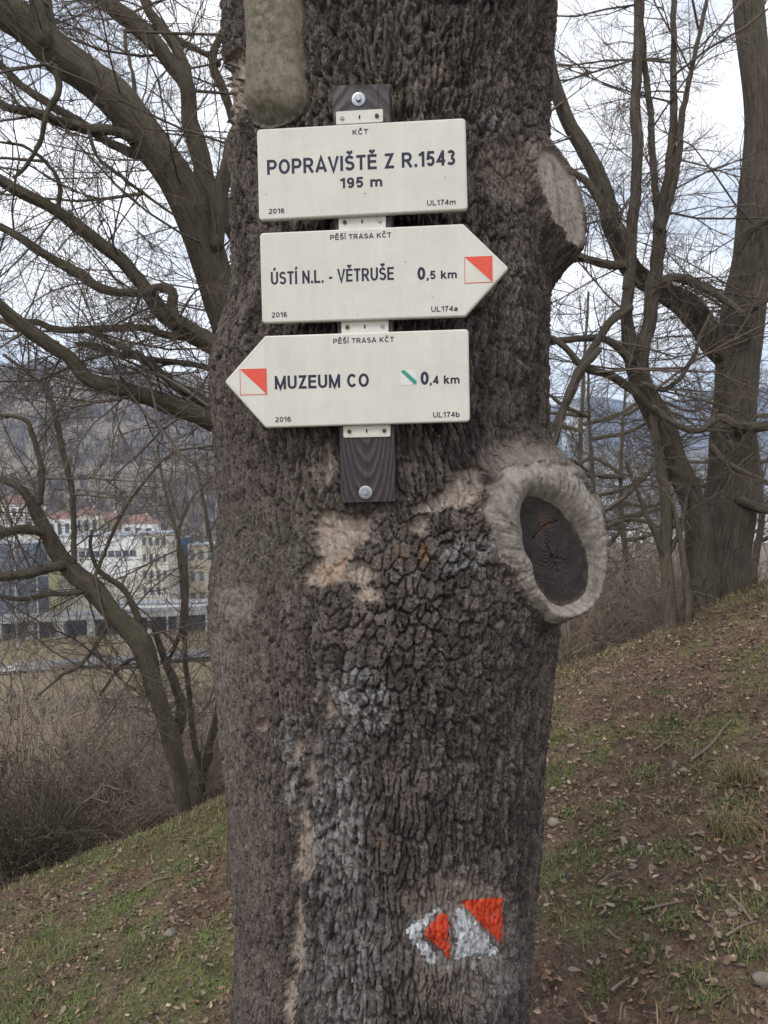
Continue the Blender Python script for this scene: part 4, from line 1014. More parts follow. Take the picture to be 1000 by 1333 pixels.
def limb_(wt, wc, px, d0, d1, rg, twn=10, tl=(.4, 1.0), lvl=2, rough=1.0, droop=.0, tw_from=.1, sides=None, dens=1.0, up=.2):
    """px: list of (x, y, width) in photo pixels; depth runs d0..d1 (true distance of that limb)"""
    n = len(px); lt = np.concatenate([[0], np.cumsum([math.hypot(px[i + 1][0] - px[i][0], px[i + 1][1] - px[i][1]) for i in range(n - 1)])]); lt /= lt[-1]
    ctl = []
    for (x, y, w_), t_ in zip(px, lt):
        d = d0 + (d1 - d0) * t_; p = P(x, y, d); ctl.append([*p, w_ / 2 * d / F])
    c = catmull(ctl, 10)
    ln = np.concatenate([[0], np.cumsum(np.linalg.norm(np.diff(c[:, :3], axis=0), axis=1))])
    m_ = int(np.clip(ln[-1] / max(c[:, 3].mean() * .9, .02), 6, 90)); q_ = np.linspace(0, ln[-1], m_)
    c = np.stack([np.interp(q_, ln, c[:, i_]) for i_ in range(4)], 1)
    r_ = np.maximum(c[:, 3], .002)
    off = g_off = rg.uniform(0, 50); f_ = 1 / (r_.mean() * 9)
    jit = np.stack([fbm(q_ * f_ + off, q_ * 0 + i_ * 9.1, 3, 3) for i_ in range(3)], 1) * (r_ * .55 * rough)[:, None]
    pts = c[:, :3] + jit
    e0 = pts[0] - pts[1]; e0 /= np.linalg.norm(e0); e1_ = pts[-1] - pts[-2]; e1_ /= np.linalg.norm(e1_)
    tp_ = np.vstack([pts[0] + e0 * r_[0] * .6, pts, pts[-1] + e1_ * r_[-1] * .6]); tr_ = np.concatenate([[r_[0] * .15], r_, [r_[-1] * .15]])
    sd_ = sides or (16 if r_.max() > .07 else (10 if r_.max() > .03 else 6))
    wt.tube(tp_, tr_, sd_, .22 * rough)
    for k_ in range(twn):
        t_ = rg.uniform(tw_from, 1.0); i = min(int(t_ * (len(pts) - 1)), len(pts) - 2)
        dd = pts[i + 1] - pts[i]; dd /= np.linalg.norm(dd)
        rv = np.array([rg.gauss(0, 1), rg.gauss(0, .8), rg.gauss(0, 1) + up]); rv -= dd * (rv @ dd) * .8; rv /= np.linalg.norm(rv)
        L_ = rg.uniform(*tl)
        spray(wc, pts[i], rv + dd * .45, L_, rg, lvl)
    return pts

m_limb = mat('bare_tree_bark', (.118, .098, .078), .9, coord='bark_coords', noise=[((9, 9, 2.2), 5, 0, .65, (.085, .080, .045)), ((60, 60, 9), 5, .55, 1.45)], bump=[((55, 55, 9), 6, .02), ((160, 160, 40), 4, .006)], spec=.2)
m_limb2 = mat('furrowed_tree_bark', (.132, .108, .092), .92, coord='bark_coords', noise=[((6, 6, 1.5), 5, 0, .6, (.085, .080, .050)), ((50, 50, 5), 5, .5, 1.5)], bump=[((42, 42, 4), 6, .045), ((140, 140, 30), 4, .008)], spec=.2)
m_twig = mat('twig_bark', (.115, .092, .075), .85, coord='bark_coords', noise=[((3, 3, 1), 3, 0, .6, (.13, .105, .085))], spec=.25)
m_brush = mat('grey_brush_twigs', (.27, .205, .155), .9, coord='bark_coords', noise=[((2, 2, 2), 3, 0, .8, (.30, .26, .22))], spec=.2)

# ---- big tree behind the oak on the left
g = random.Random(21)
root = P(330, 900, 5.6); root[2] = gz1(root[0], root[1])
lt_ = empty('bare_tree', tuple(root), 'big bare tree with thick mossy limbs reaching out from behind the oak', 'tree')
T, Cw = Wood(), Wood()
zb = proj(np.array([root]))[1][0]
limb_(T, Cw, [(345, zb + 25, 90), (342, 900, 72), (338, 700, 62), (325, 560, 58), (308, 460, 50), (300, 420, 46)], 5.6, 5.5, g, 0)
limb_(T, Cw, [(303, 440, 46), (290, 395, 44), (270, 330, 46), (245, 272, 50), (208, 205, 46), (158, 132, 46), (118, 95, 42), (68, 58, 50), (25, 25, 46), (-40, -12, 40)], 5.5, 5.0, g, 34, (.4, 1.2))
limb_(T, Cw, [(330, 330, 34), (300, 282, 30), (272, 245, 28), (258, 190, 24), (244, 155, 21), (242, 110, 20), (218, 78, 21), (178, 32, 22), (140, 0, 20), (110, -30, 18)], 5.8, 5.6, g, 22, (.4, 1.1))
limb_(T, Cw, [(243, 120, 16), (240, 88, 15), (226, 58, 14), (207, 30, 13), (192, 8, 12), (180, -25, 11)], 5.7, 5.9, g, 9)
limb_(T, Cw, [(283, 320, 20), (287, 255, 22), (298, 200, 20), (318, 150, 14)], 5.3, 5.2, g, 4)
limb_(T, Cw, [(335, 215, 10), (308, 165, 10), (286, 105, 12), (277, 78, 11), (287, 45, 9), (304, 20, 8)], 5.9, 5.9, g, 6)
limb_(T, Cw, [(286, 85, 8), (272, 72, 8), (250, 62, 8), (215, 42, 8), (190, 33, 7), (160, 20, 5)], 5.9, 5.9, g, 6)
limb_(T, Cw, [(310, 470, 34), (275, 445, 26), (240, 425, 24), (213, 408, 22), (189, 376, 18), (159, 341, 17), (115, 307, 16), (74, 275, 15), (20, 248, 14), (-20, 222, 13)], 5.4, 4.8, g, 26, (.4, 1.1))
limb_(T, Cw, [(234, 424, 13), (226, 400, 14), (223, 380, 13), (205, 374, 10), (189, 380, 11), (152, 381, 11), (125, 373, 13), (95, 353, 14), (57, 331, 12), (27, 310, 11), (-15, 285, 10)], 5.2, 4.9, g, 20, (.3, .9))
limb_(T, Cw, [(262, 440, 12), (216, 436, 10), (182, 427, 9), (135, 428, 9), (84, 430, 9), (44, 420, 8), (0, 418, 6)], 5.3, 5.0, g, 14, (.3, .8))
limb_(T, Cw, [(335, 575, 30), (285, 553, 26), (223, 528, 24), (182, 513, 22), (142, 499, 20), (111, 490, 19), (91, 467, 18), (61, 447, 18), (30, 422, 17), (0, 398, 16), (-35, 372, 15)], 5.3, 4.6, g, 26, (.4, 1.1))
limb_(T, Cw, [(300, 540, 16), (262, 522, 15), (240, 508, 13), (219, 494, 10), (202, 477, 9), (159, 452, 8), (128, 437, 7), (98, 425, 5)], 5.3, 5.0, g, 12, (.3, .8))
limb_(T, Cw, [(310, 490, 10), (275, 480, 9), (236, 472, 9), (189, 467, 8), (152, 460, 8), (125, 450, 7), (98, 447, 5)], 5.4, 5.1, g, 10, (.3, .8))
limb_(T, Cw, [(180, 183, 14), (145, 170, 14), (115, 168, 13), (78, 159, 13), (44, 147, 12), (10, 140, 10), (-20, 120, 9)], 5.2, 4.9, g, 12, (.3, .9))
limb_(T, Cw, [(190, 208, 13), (145, 187, 13), (108, 162, 12), (68, 138, 11), (27, 111, 10), (0, 83, 9), (-20, 60, 8)], 5.3, 5.2, g, 12, (.3, .9))
limb_(T, Cw, [(60, 55, 22), (52, 20, 20), (45, -30, 16)], 5.0, 5.0, g, 4)
limb_(T, Cw, [(70, 52, 14), (62, 10, 12), (66, -30, 10)], 5.1, 5.2, g, 4)
limb_(T, Cw, [(72, 85, 9), (76, 120, 8), (62, 145, 7), (52, 185, 6), (35, 215, 5), (18, 232, 4)], 5.0, 4.9, g, 6, (.3, .7))
limb_(T, Cw, [(115, 170, 5), (128, 205, 5), (165, 235, 5), (205, 265, 4), (230, 282, 3)], 5.0, 5.0, g, 6, (.3, .6))
limb_(T, Cw, [(74, 280, 6), (78, 240, 6), (60, 212, 5), (30, 190, 4), (0, 185, 3)], 5.0, 5.0, g, 7, (.3, .7))
limb_(T, Cw, [(178, 165, 6), (174, 105, 5), (164, 60, 5), (163, 38, 4)], 5.2, 5.3, g, 3, (.2, .5))
for k_ in range(48):        # hanging and crossing shoots
    x = g.uniform(-20, 300); y = g.uniform(20, 480); an_ = g.uniform(-.6, .6) + (math.pi if g.random() < .6 else -.5)
    spray(Cw, on_limb(T, g, (-30, 310), (-20, 560)), np.array([math.cos(an_), g.uniform(-.4, .4), math.sin(an_) * .6 + .1]), g.uniform(.8, 1.7), g)
T.build('trunk', m_limb, lt_); Cw.build('crown', m_twig, lt_)

# ---- leaning tree low on the left
root = P(238, 1062, 8.3)
lt2 = empty('leaning_tree', tuple(root), 'forked leaning bare tree below the grassy edge left of the oak', 'tree')
T, Cw = Wood(), Wood(); g = random.Random(5)
limb_(T, Cw, [(242, 1110, 24), (238, 1040, 20), (232, 995, 22), (223, 962, 26), (209, 920, 23), (195, 870, 24), (178, 830, 27), (150, 797, 25), (120, 767, 25), (90, 742, 23), (66, 702, 20), (47, 660, 14), (22, 632, 11), (-15, 618, 9)], 8.3, 7.6, g, 46, (.5, 1.3))
limb_(T, Cw, [(223, 965, 18), (236, 932, 15), (228, 892, 12), (212, 852, 9), (200, 810, 6)], 8.3, 8.6, g, 12)
limb_(T, Cw, [(84, 735, 12), (52, 742, 14), (22, 749, 13), (-25, 752, 12)], 7.7, 7.2, g, 10)
limb_(T, Cw, [(60, 694, 12), (30, 688, 12), (-20, 700, 10)], 7.7, 7.3, g, 8)
limb_(T, Cw, [(97, 732, 7), (96, 690, 7), (94, 640, 7), (82, 590, 8), (73, 545, 7), (62, 512, 6), (38, 486, 5), (5, 462, 4)], 7.7, 7.5, g, 16)
limb_(T, Cw, [(52, 655, 9), (54, 610, 8), (42, 565, 7), (30, 545, 6), (-5, 540, 5)], 7.6, 7.5, g, 12)
limb_(T, Cw, [(118, 765, 6), (132, 730, 5), (158, 670, 5), (190, 625, 4), (225, 590, 3), (280, 580, 3)], 7.8, 8, g, 12)
limb_(T, Cw, [(182, 835, 10), (178, 800, 9), (162, 768, 8), (128, 742, 6), (118, 712, 5), (120, 690, 4)], 8, 8.2, g, 12)
limb_(T, Cw, [(150, 800, 5), (110, 860, 5), (80, 880, 4), (50, 905, 3)], 8, 7.7, g, 6)
limb_(T, Cw, [(215, 870, 6), (235, 820, 6), (238, 760, 6), (232, 700, 5), (250, 650, 4), (278, 620, 3)], 8.5, 8.5, g, 14)
limb_(T, Cw, [(110, 770, 7), (60, 775, 7), (20, 780, 6), (-20, 770, 5)], 7.8, 7.4, g, 10)
limb_(T, Cw, [(190, 855, 5), (160, 865, 5), (130, 905, 4)], 8.2, 7.9, g, 4)
for k_ in range(44):
    x = g.uniform(-20, 290); y = g.uniform(560, 860); an_ = g.uniform(0, 6.28)
    spray(Cw, on_limb(T, g, (-20, 300), (540, 960)), np.array([math.cos(an_), g.uniform(-.4, .4), math.sin(an_) * .8 + .2]), g.uniform(.8, 1.8), g)
T.build('trunk', m_limb, lt2); Cw.build('crown', m_twig, lt2)

root = P(262, 1050, 9.0)
lt3 = empty('slender_tree', tuple(root), 'slender twin stemmed bare tree half hidden by the oak, beside the leaning tree', 'tree')
T, Cw = Wood(), Wood(); g = random.Random(6)
limb_(T, Cw, [(262, 1100, 14), (264, 1010, 12), (272, 975, 11), (283, 930, 9), (290, 850, 8), (284, 760, 7), (270, 680, 5), (255, 600, 3)], 9, 9, g, 20)
limb_(T, Cw, [(263, 1015, 9), (252, 960, 8), (246, 900, 7), (240, 840, 7), (243, 760, 6), (232, 700, 5), (215, 640, 4), (205, 580, 3)], 9, 9.2, g, 20)
T.build('trunk', m_limb, lt3); Cw.build('crown', m_twig, lt3)

# ---- right: stout trunk with a long limb, leaning tree, multi-stemmed tree
root = P(940, 792, 9.0)
rt1 = empty('stout_tree', tuple(root), 'stout straight trunk with furrowed bark on the grassy ridge', 'tree')
T, Cw = Wood(), Wood(); g = random.Random(31)
limb_(T, Cw, [(944, 850, 74), (945, 770, 66), (949, 650, 59), (957, 520, 54), (971, 410, 54), (983, 300, 48), (990, 170, 42), (985, 100, 38), (975, 0, 36), (968, -90, 34)], 9, 8.8, g, 16, (.5, 1.4), rough=.6, sides=22)
limb_(T, Cw, [(968, 560, 10), (958, 505, 26), (938, 455, 34), (905, 412, 33), (862, 378, 27), (820, 342, 25), (800, 300, 24), (782, 245, 22), (760, 193, 19), (738, 150, 17), (722, 105, 15), (712, 50, 13)], 9.05, 8.0, g, 40, (.5, 1.3))
limb_(T, Cw, [(960, 560, 14), (985, 555, 14), (1010, 552, 13), (1040, 545, 12)], 8.6, 8.4, g, 6)
limb_(T, Cw, [(960, 330, 9), (978, 300, 9), (1005, 285, 8), (1030, 280, 7)], 8.5, 8.2, g, 6)
limb_(T, Cw, [(980, 395, 10), (965, 408, 9), (990, 395, 8), (1020, 380, 7)], 8.5, 8.2, g, 5)
limb_(T, Cw, [(930, 590, 8), (935, 560, 12), (950, 553, 12), (985, 555, 11)], 8.5, 8.4, g, 3)
limb_(T, Cw, [(800, 300, 12), (770, 245, 10), (748, 225, 9), (735, 215, 7), (690, 200, 6)], 8.2, 8.0, g, 7)
limb_(T, Cw, [(815, 345, 14), (790, 345, 11), (760, 335, 10), (738, 325, 10), (715, 318, 9), (680, 312, 7)], 8.2, 8.0, g, 8)
limb_(T, Cw, [(960, 650, 13), (990, 662, 13), (1020, 668, 12)], 8.7, 8.5, g, 4)
for k_ in range(44):
    x = g.uniform(880, 1000); y = g.uniform(0, 480); an_ = math.pi + g.uniform(-.9, .7)
    spray(Cw, on_limb(T, g, (720, 1010), (0, 640)), np.array([math.cos(an_), g.uniform(-.4, .4), -math.sin(an_) * .6 + .15]), g.uniform(.9, 2.0), g)
T.build('trunk', m_limb2, rt1); Cw.build('crown', m_twig, rt1)

root = P(902, 800, 8.7)
rt2 = empty('many_stemmed_tree', tuple(root), 'leaning tree splitting into several slim upright stems beside the stout trunk', 'tree')
T, Cw = Wood(), Wood(); g = random.Random(32)
limb_(T, Cw, [(922, 850, 40), (920, 780, 36), (911, 700, 33), (890, 630, 31), (866, 565, 30), (845, 520, 29), (830, 485, 26), (820, 450, 20), (816, 410, 15), (820, 370, 14)], 8.7, 8.2, g, 10, sides=18)
limb_(T, Cw, [(828, 480, 22), (838, 450, 19), (848, 410, 18), (852, 365, 18), (856, 320, 16), (862, 270, 14), (873, 215, 12), (877, 130, 9), (877, 60, 8), (878, -40, 7)], 8.3, 8.2, g, 16)
limb_(T, Cw, [(818, 378, 15), (822, 310, 14), (828, 240, 14), (830, 180, 14), (827, 110, 13), (833, 40, 13), (830, -30, 12)], 8.2, 8.3, g, 16)
limb_(T, Cw, [(858, 290, 9), (850, 220, 9), (847, 150, 8), (840, 90, 8), (836, 40, 7), (825, -10, 6)], 8.3, 8.4, g, 12)
limb_(T, Cw, [(862, 300, 9), (880, 225, 9), (888, 150, 8), (903, 80, 6), (920, 0, 5), (925, -30, 4)], 8.2, 8.1, g, 12)
limb_(T, Cw, [(852, 372, 11), (872, 362, 11), (900, 366, 11), (930, 382, 11), (955, 400, 9), (968, 412, 7)], 8.2, 8.0, g, 8)
limb_(T, Cw, [(860, 545, 14), (820, 505, 12), (790, 488, 11), (762, 478, 10), (738, 455, 9), (722, 442, 8), (685, 425, 6)], 8.3, 7.9, g, 12)
limb_(T, Cw, [(822, 470, 14), (800, 448, 10), (770, 440, 9), (740, 442, 8), (715, 446, 8), (680, 450, 7)], 8.2, 8.0, g, 8)
limb_(T, Cw, [(780, 455, 10), (765, 470, 10), (748, 490, 10), (735, 530, 9), (722, 575, 8), (700, 640, 7)], 8.0, 8.0, g, 6)
limb_(T, Cw, [(820, 400, 12), (800, 415, 12), (780, 440, 11), (752, 490, 11), (740, 520, 10), (718, 560, 8), (695, 600, 7)], 8.1, 8.0, g, 8)
limb_(T, Cw, [(838, 500, 7), (870, 505, 7), (900, 470, 6), (915, 430, 5), (930, 400, 4)], 8.0, 7.8, g, 8)
limb_(T, Cw, [(850, 530, 9), (885, 555, 9), (915, 560, 9), (935, 545, 11), (955, 552, 11)], 8.0, 7.9, g, 6)
limb_(T, Cw, [(925, 580, 8), (945, 602, 8), (975, 618, 7), (1005, 632, 6)], 8.0, 7.8, g, 5)
for k_ in range(32):
    an_ = g.uniform(-.5, 3.6)
    spray(Cw, on_limb(T, g, (715, 960), (-20, 520)), np.array([math.cos(an_), g.uniform(-.5, .5), math.sin(an_) * .7 + .15]), g.uniform(1.0, 2.0), g)
T.build('trunk', m_limb2, rt2); Cw.build('crown', m_twig, rt2)

root = P(872, 805, 8.3)
rt3 = empty('young_tree', tuple(root), 'young green barked tree on the ridge left of the many stemmed tree', 'tree')
T, Cw = Wood(), Wood(); g = random.Random(33)
limb_(T, Cw, [(874, 850, 20), (871, 785, 18), (868, 730, 16), (866, 650, 15), (860, 600, 13), (852, 560, 11), (846, 520, 9), (842, 470, 6)], 8.3, 8.3, g, 14)
limb_(T, Cw, [(868, 730, 9), (855, 700, 8), (846, 680, 7), (830, 640, 5), (815, 600, 4)], 8.3, 8.1, g, 8)
limb_(T, Cw, [(872, 720, 7), (885, 690, 6), (892, 660, 5), (900, 620, 3)], 8.3, 8.3, g, 6)
limb_(T, Cw, [(858, 600, 6), (820, 640, 6), (795, 660, 5), (770, 670, 4)], 8.3, 8, g, 8)
T.build('trunk', m_limb, rt3); Cw.build('crown', m_twig, rt3)
root = P(892, 806, 8.2)
rt4 = empty('sapling', tuple(root), 'thin sapling at the foot of the stout trunk', 'tree')
T, Cw = Wood(), Wood(); g = random.Random(34)
limb_(T, Cw, [(897, 845, 12), (896, 780, 11), (890, 730, 9), (884, 690, 7), (870, 640, 5), (862, 580, 3)], 8.2, 8.3, g, 10)
T.build('trunk', m_limb, rt4); Cw.build('crown', m_twig, rt4)

# trees further down the slope on the right whose crowns fill the gap
for k_, (x, yb, d, top, lb) in enumerate([(768, 1000, 12, 470, 'thin bare tree down the slope showing beside the sawn limb wound'), (812, 980, 14, 500, 'thin bare tree down the slope behind the young tree'), (760, 1080, 15, 380, 'taller bare tree down the slope right behind the oak'), (985, 950, 13, 420, 'bare tree behind the stout trunk')]):
    root = P(x, yb, d); root[2] = gz1(root[0], root[1]); g = random.Random(60 + k_)
    e = empty('slope_tree', tuple(root), lb, 'tree', 'bare trees down the slope')
    T, Cw = Wood(), Wood(); yb2 = proj(np.array([root]))[1][0]
    xs = [x + g.uniform(-8, 8) for _ in range(6)]; ys = np.linspace(yb2 + 5, top, 6); ws = np.linspace(11, 3, 6)
    limb_(T, Cw, list(zip(xs, ys, ws)), d, d, g, 20, (.8, 2.0), tw_from=.3, lvl=2)
    for q_ in range(7):
        y0 = g.uniform(520, 720); sg = g.choice((-1, 1)); ln_ = g.uniform(70, 170)
        limb_(T, Cw, [(x, y0, 6), (x + sg * ln_ * .35, y0 - g.uniform(0, 25), 5), (x + sg * ln_ * .7, y0 - g.uniform(0, 40), 4), (x + sg * ln_, y0 - g.uniform(-10, 60), 2)], d, d + g.uniform(-1.5, 1.5), g, 6, (.5, 1.2))
    T.build('trunk', m_limb, e); Cw.build('crown', m_twig, e)

# ---- brush on the slope below the edge
protos = {}
def shrub_proto(kind, m, n, spread, rg):
    T = Wood()
    for _ in range(n):
        a_ = rg.uniform(0, 6.283); sp = rg.uniform(.05, spread); d = np.array([math.cos(a_) * sp, math.sin(a_) * sp, 1.0]); L_ = rg.uniform(.6, 1.05)
        p = np.array([rg.gauss(0, .06), rg.gauss(0, .06), 0])
        V, Fq, B = SPR_B[rg.randrange(len(SPR_B))]
        d = d / np.linalg.norm(d); b_ = np.cross(d, [rg.gauss(0, 1), rg.gauss(0, 1), .3]); b_ /= np.linalg.norm(b_); c_ = np.cross(d, b_)
        T.V.append((V * L_) @ np.stack([d, b_, c_], 1).T + p); T.F.append(Fq + T.off); T.B.append(B); T.off += len(V)
    o = mesh_obj('stems', np.vstack(T.V), np.vstack(T.F), m, link=False); attr(o, 'bark_coords', np.vstack(T.B), 'FLOAT_VECTOR'); return o
SPR_B = [make_spray(700 + k_, .0020) for k_ in range(8)]
g = random.Random(77)
PA = [shrub_proto('a', m_brush, 13, .55, g) for _ in range(6)]
PB = [shrub_proto('b', m_limb, 12, .5, g) for _ in range(2)]
def shrub(x, y, label, group, h_, lib):
    z = gz1(x, y); e = empty('shrub', (x, y, z - .08), label, 'shrub', group); e.rotation_euler.z = g.uniform(0, 6.28); s_ = h_ * g.uniform(.85, 1.15); e.scale = (s_, s_, s_)
    c = lib[g.randrange(len(lib))].copy(); COL.objects.link(c); c.parent = e
for k_ in range(50):
    px = g.uniform(-70, 310); d = g.uniform(8.9, 11) if k_ % 3 == 0 else g.uniform(10, 19); x = (px - 500) / F * d
    gzv = gz1(x, d); target = EYE[2] + (HZ - g.uniform(880, 1000)) / F * d
    shrub(x, d, 'tangled grey leafless shrub on the slope below the grassy edge', 'brush below the left edge', max(1.3, min(target - gzv, 5.0)), PA)
for (px, d, h_) in [(35, 8.2, 1.7), (58, 8.4, 1.5), (15, 8.0, 1.4)]:
    shrub((px - 500) / F * d, d, 'darker many stemmed bush rooted at the left grassy edge', 'bushes rooted at the edge', h_, PB)
for k_ in range(26):
    px = g.uniform(730, 960); d = g.uniform(10, 18); x = (px - 500) / F * d
    gzv = gz1(x, d); target = EYE[2] + (HZ - g.uniform(660, 780)) / F * d
    shrub(x, d, 'tangled leafless shrub behind the right hand ridge', 'brush behind the right ridge', max(1.3, min(target - gzv, 5.0)), PA)

# ------------------------------------------------------------------ ground cover
def ground_pts(n, dmin, dmax, umin, umax, seed):
    r = np.random.default_rng(seed)
    d = np.sqrt(r.uniform(dmin ** 2, dmax ** 2, n)); u = r.uniform(umin, umax, n)
    x = u * d; y = d
    crest = 7.6 + .22 * np.clip(x, -6, 8)
    m = (y < crest + .9) & (np.hypot(x - .0, y - D0) > .55)
    return x[m], y[m], r
gmask = lambda x, y: fbm(x * 1.1, y * 1.1, 201, 4) + .35 * fbm(x * 5, y * 5, 202, 2) - .10 * (x > 0) + .08 * (x < -.5)

# leaf shape: lobed oak leaf, slightly curled, 13 outline points
def leaf_geo(r, curl, full=True):
    L_ = [0, .18, .30, .42, .55, .68, .80, .92, 1.0] if full else [0, .35, .7, 1.0]; Wd = [.02, .13, .09, .24, .15, .29, .18, .20, .0] if full else [.02, .22, .27, .02]
    V = []
    for l_, w_ in zip(L_, Wd):
        zz = curl * ((l_ - .5) ** 2 - .1)
        V += [(l_ - .5, w_, zz + abs(w_) * curl * 1.2), (l_ - .5, 0, zz), (l_ - .5, -w_, zz + abs(w_) * curl * .9)]
    Fc = []
    for i in range(len(L_) - 1):
        a_ = i * 3; Fc += [(a_, a_ + 1, a_ + 4, a_ + 3), (a_ + 1, a_ + 2, a_ + 5, a_ + 4)]
    return np.array(V), np.array(Fc)
leafs2 = [leaf_geo(rng, c_, False) for c_ in (.35, .8, -.45, 1.2)]
leafs = [leaf_geo(rng, c_) for c_ in (.25, .6, -.35, .9)]
m_leaf = mat('dead_leaf', rough=.8, attrc='leaf_colour', noise=[(90, 3, .75, 1.2)], spec=.25)
def rotm(r, n, tilt=.45):
    yaw = r.uniform(0, 6.283, n); p_ = r.normal(0, tilt, n); q_ = r.normal(0, tilt, n)
    cy, sy = np.cos(yaw), np.sin(yaw); cp, sp = np.cos(p_), np.sin(p_); cq, sq = np.cos(q_), np.sin(q_)
    Z = np.zeros(n); O = np.ones(n)
    Rz = np.stack([cy, -sy, Z, sy, cy, Z, Z, Z, O], -1).reshape(n, 3, 3); Rx = np.stack([O, Z, Z, Z, cp, -sp, Z, sp, cp], -1).reshape(n, 3, 3); Ry = np.stack([cq, Z, sq, Z, O, Z, -sq, Z, cq], -1).reshape(n, 3, 3)
    return Rz @ Rx @ Ry
x, y, r = ground_pts(44000, 2.6, 10.5, -.62, .66, 71)
kp = (gmask(x, y) < .12 + .35 * r.random(len(x)) - .14 * (x < 0)) & (fbm(x * 2.6, y * 2.6, 88, 3) + .35 * (r.random(len(x)) - .35) > -.12); x, y = x[kp][:14500], y[kp][:14500]
z = terrain(x, y); N = len(x)
RM = rotm(r, N); sz = r.uniform(.014, .046, N)
VV = []; FF = []; CC = []; off = 0
pal = np.array([(.165, .125, .095), (.21, .165, .13), (.13, .098, .076), (.26, .21, .165), (.16, .132, .11), (.175, .115, .075), (.10, .078, .062)])
for k_ in range(4):
    sel = np.arange(N) % 4 == k_; lv, lf = leafs2[k_]; n_ = sel.sum()
    v = np.einsum('nij,vj->nvi', RM[sel], lv) * sz[sel][:, None, None] + np.stack([x[sel], y[sel], z[sel] + .012 + r.uniform(0, .012, n_)], -1)[:, None]
    VV.append(v.reshape(-1, 3)); FF.append((lf[None] + (np.arange(n_) * len(lv))[:, None, None] + off).reshape(-1, 4)); off += n_ * len(lv)
    CC.append(np.repeat(pal[r.integers(0, 7, n_)] * np.array([1.12, 1.0, .92]) * r.uniform(.55, 1.6, (n_, 1)), len(lv), 0))
lo = mesh_obj('leaf_litter', np.vstack(VV), np.vstack(FF), m_leaf); tag(lo, 'brown litter of dead leaves covering the slope', 'leaf litter', kind='stuff')
cc = np.vstack(CC); attr(lo, 'leaf_colour', np.concatenate([cc, np.ones((len(cc), 1))], 1), 'FLOAT_COLOR')

# crumbs of earth, bark and broken leaf
x, y, r = ground_pts(60000, 2.6, 9.8, -.62, .66, 75); x, y = x[:42000], y[:42000]; z = terrain(x, y); N = len(x)
tri = r.normal(0, 1, (N, 3, 3)); tri[..., 2] *= .45; tri *= r.uniform(.005, .016, N)[:, None, None]
vv = tri + np.stack([x, y, z + .008], -1)[:, None]
cr_ = mesh_obj('debris', vv.reshape(-1, 3), np.arange(N * 3).reshape(-1, 3), m_leaf, smooth=False); tag(cr_, 'brown crumbs of bark and broken leaves on the earth', 'debris', kind='stuff')
cc = np.repeat(pal[r.integers(0, 7, N)] * r.uniform(.45, 1.15, (N, 1)), 3, 0); attr(cr_, 'leaf_colour', np.concatenate([cc, np.ones((len(cc), 1))], 1), 'FLOAT_COLOR')

# larger single leaves
lm = []
for k_ in range(12):
    lv, lf = leafs[k_ % 4]; o = mesh_obj('fallen_leaf', lv, lf, m_leaf, link=False)
    c_ = pal[[3, 1, 5, 3, 0, 1][k_ % 6]] * (1.0 + .03 * k_); attr(o, 'leaf_colour', np.tile([*c_, 1], (len(lv), 1)), 'FLOAT_COLOR'); lm.append(o)
lg = random.Random(14); cnt = 0
while cnt < 230:
    d = lg.uniform(3.2, 8.5); px = lg.choice((lg.uniform(0, 300), lg.uniform(705, 1000), lg.uniform(705, 1000))); xx = (px - 500) / F * d
    if d > 7.4 + .22 * xx: continue
    zz = gz1(xx, d); pp = proj(np.array([[xx, d, zz]]))
    if pp[1][0] > 1345: continue
    side = 'left' if px < 400 else 'right'
    o = lm[cnt] if cnt < 12 else lm[cnt % 12].copy(); COL.objects.link(o); cnt += 1
    o.location = (xx, d, zz + .022); o.rotation_euler = (lg.gauss(0, .4), lg.gauss(0, .4), lg.uniform(0, 6.28)); s_ = lg.uniform(.038, .062); o.scale = (s_, s_, s_)
    if side == 'left': tag(o, 'dry brown fallen leaf on the mossy grass slope below the left tree limbs', 'leaf', 'large fallen leaves on the mossy slope')
    else: tag(o, 'dry brown fallen leaf on the bare earthy slope below the stout trunk', 'leaf', 'large fallen leaves on the earthy slope')

# grass
def grass(name, n, cond, hmin, hmax, cols, label, seed, box_=(2.6, 10.5, -.62, .66), lay=.95, wd=.0022):
    x, y, r = ground_pts(n, *box_, seed)
    kp = cond(x, y, r); x, y = x[kp], y[kp]; N = len(x)
    z = terrain(x, y); h = r.uniform(hmin, hmax, N); a_ = r.uniform(0, 6.283, N); ln_ = r.uniform(.1, lay, N) * 1.4
    dx, dy = np.cos(a_), np.sin(a_); px_, py_ = -dy, dx; w_ = wd * r.uniform(.7, 1.5, N)
    b_ = np.stack([x, y, z - .004], -1); pv = np.stack([px_, py_, 0 * px_], -1) * w_[:, None]
    m1 = b_ + np.stack([dx * h * ln_ * .35, dy * h * ln_ * .35, h * .62], -1); tp = b_ + np.stack([dx * h * ln_, dy * h * ln_, h * (1 - .35 * ln_)], -1)
    V = np.stack([b_ - pv, b_ + pv, m1 - pv * .8, m1 + pv * .8, tp], 1).reshape(-1, 3); k5 = np.arange(N) * 5
    Fq = np.concatenate([np.stack([k5, k5 + 1, k5 + 3], -1), np.stack([k5, k5 + 3, k5 + 2], -1), np.stack([k5 + 2, k5 + 3, k5 + 4], -1)])
    o = mesh_obj(name, V, Fq, m_grass); c_ = np.array(cols)[r.integers(0, len(cols), N)] * r.uniform(.65, 1.3, (N, 1)); c_ = np.repeat(c_, 5, 0)
    attr(o, 'blade_colour', np.concatenate([c_, np.ones((len(c_), 1))], 1), 'FLOAT_COLOR')
    return tag(o, label, 'grass', kind='stuff')
m_grass = mat('grass_blades', rough=.7, attrc='blade_colour', noise=[(3, 3, .75, 1.25)], spec=.25)
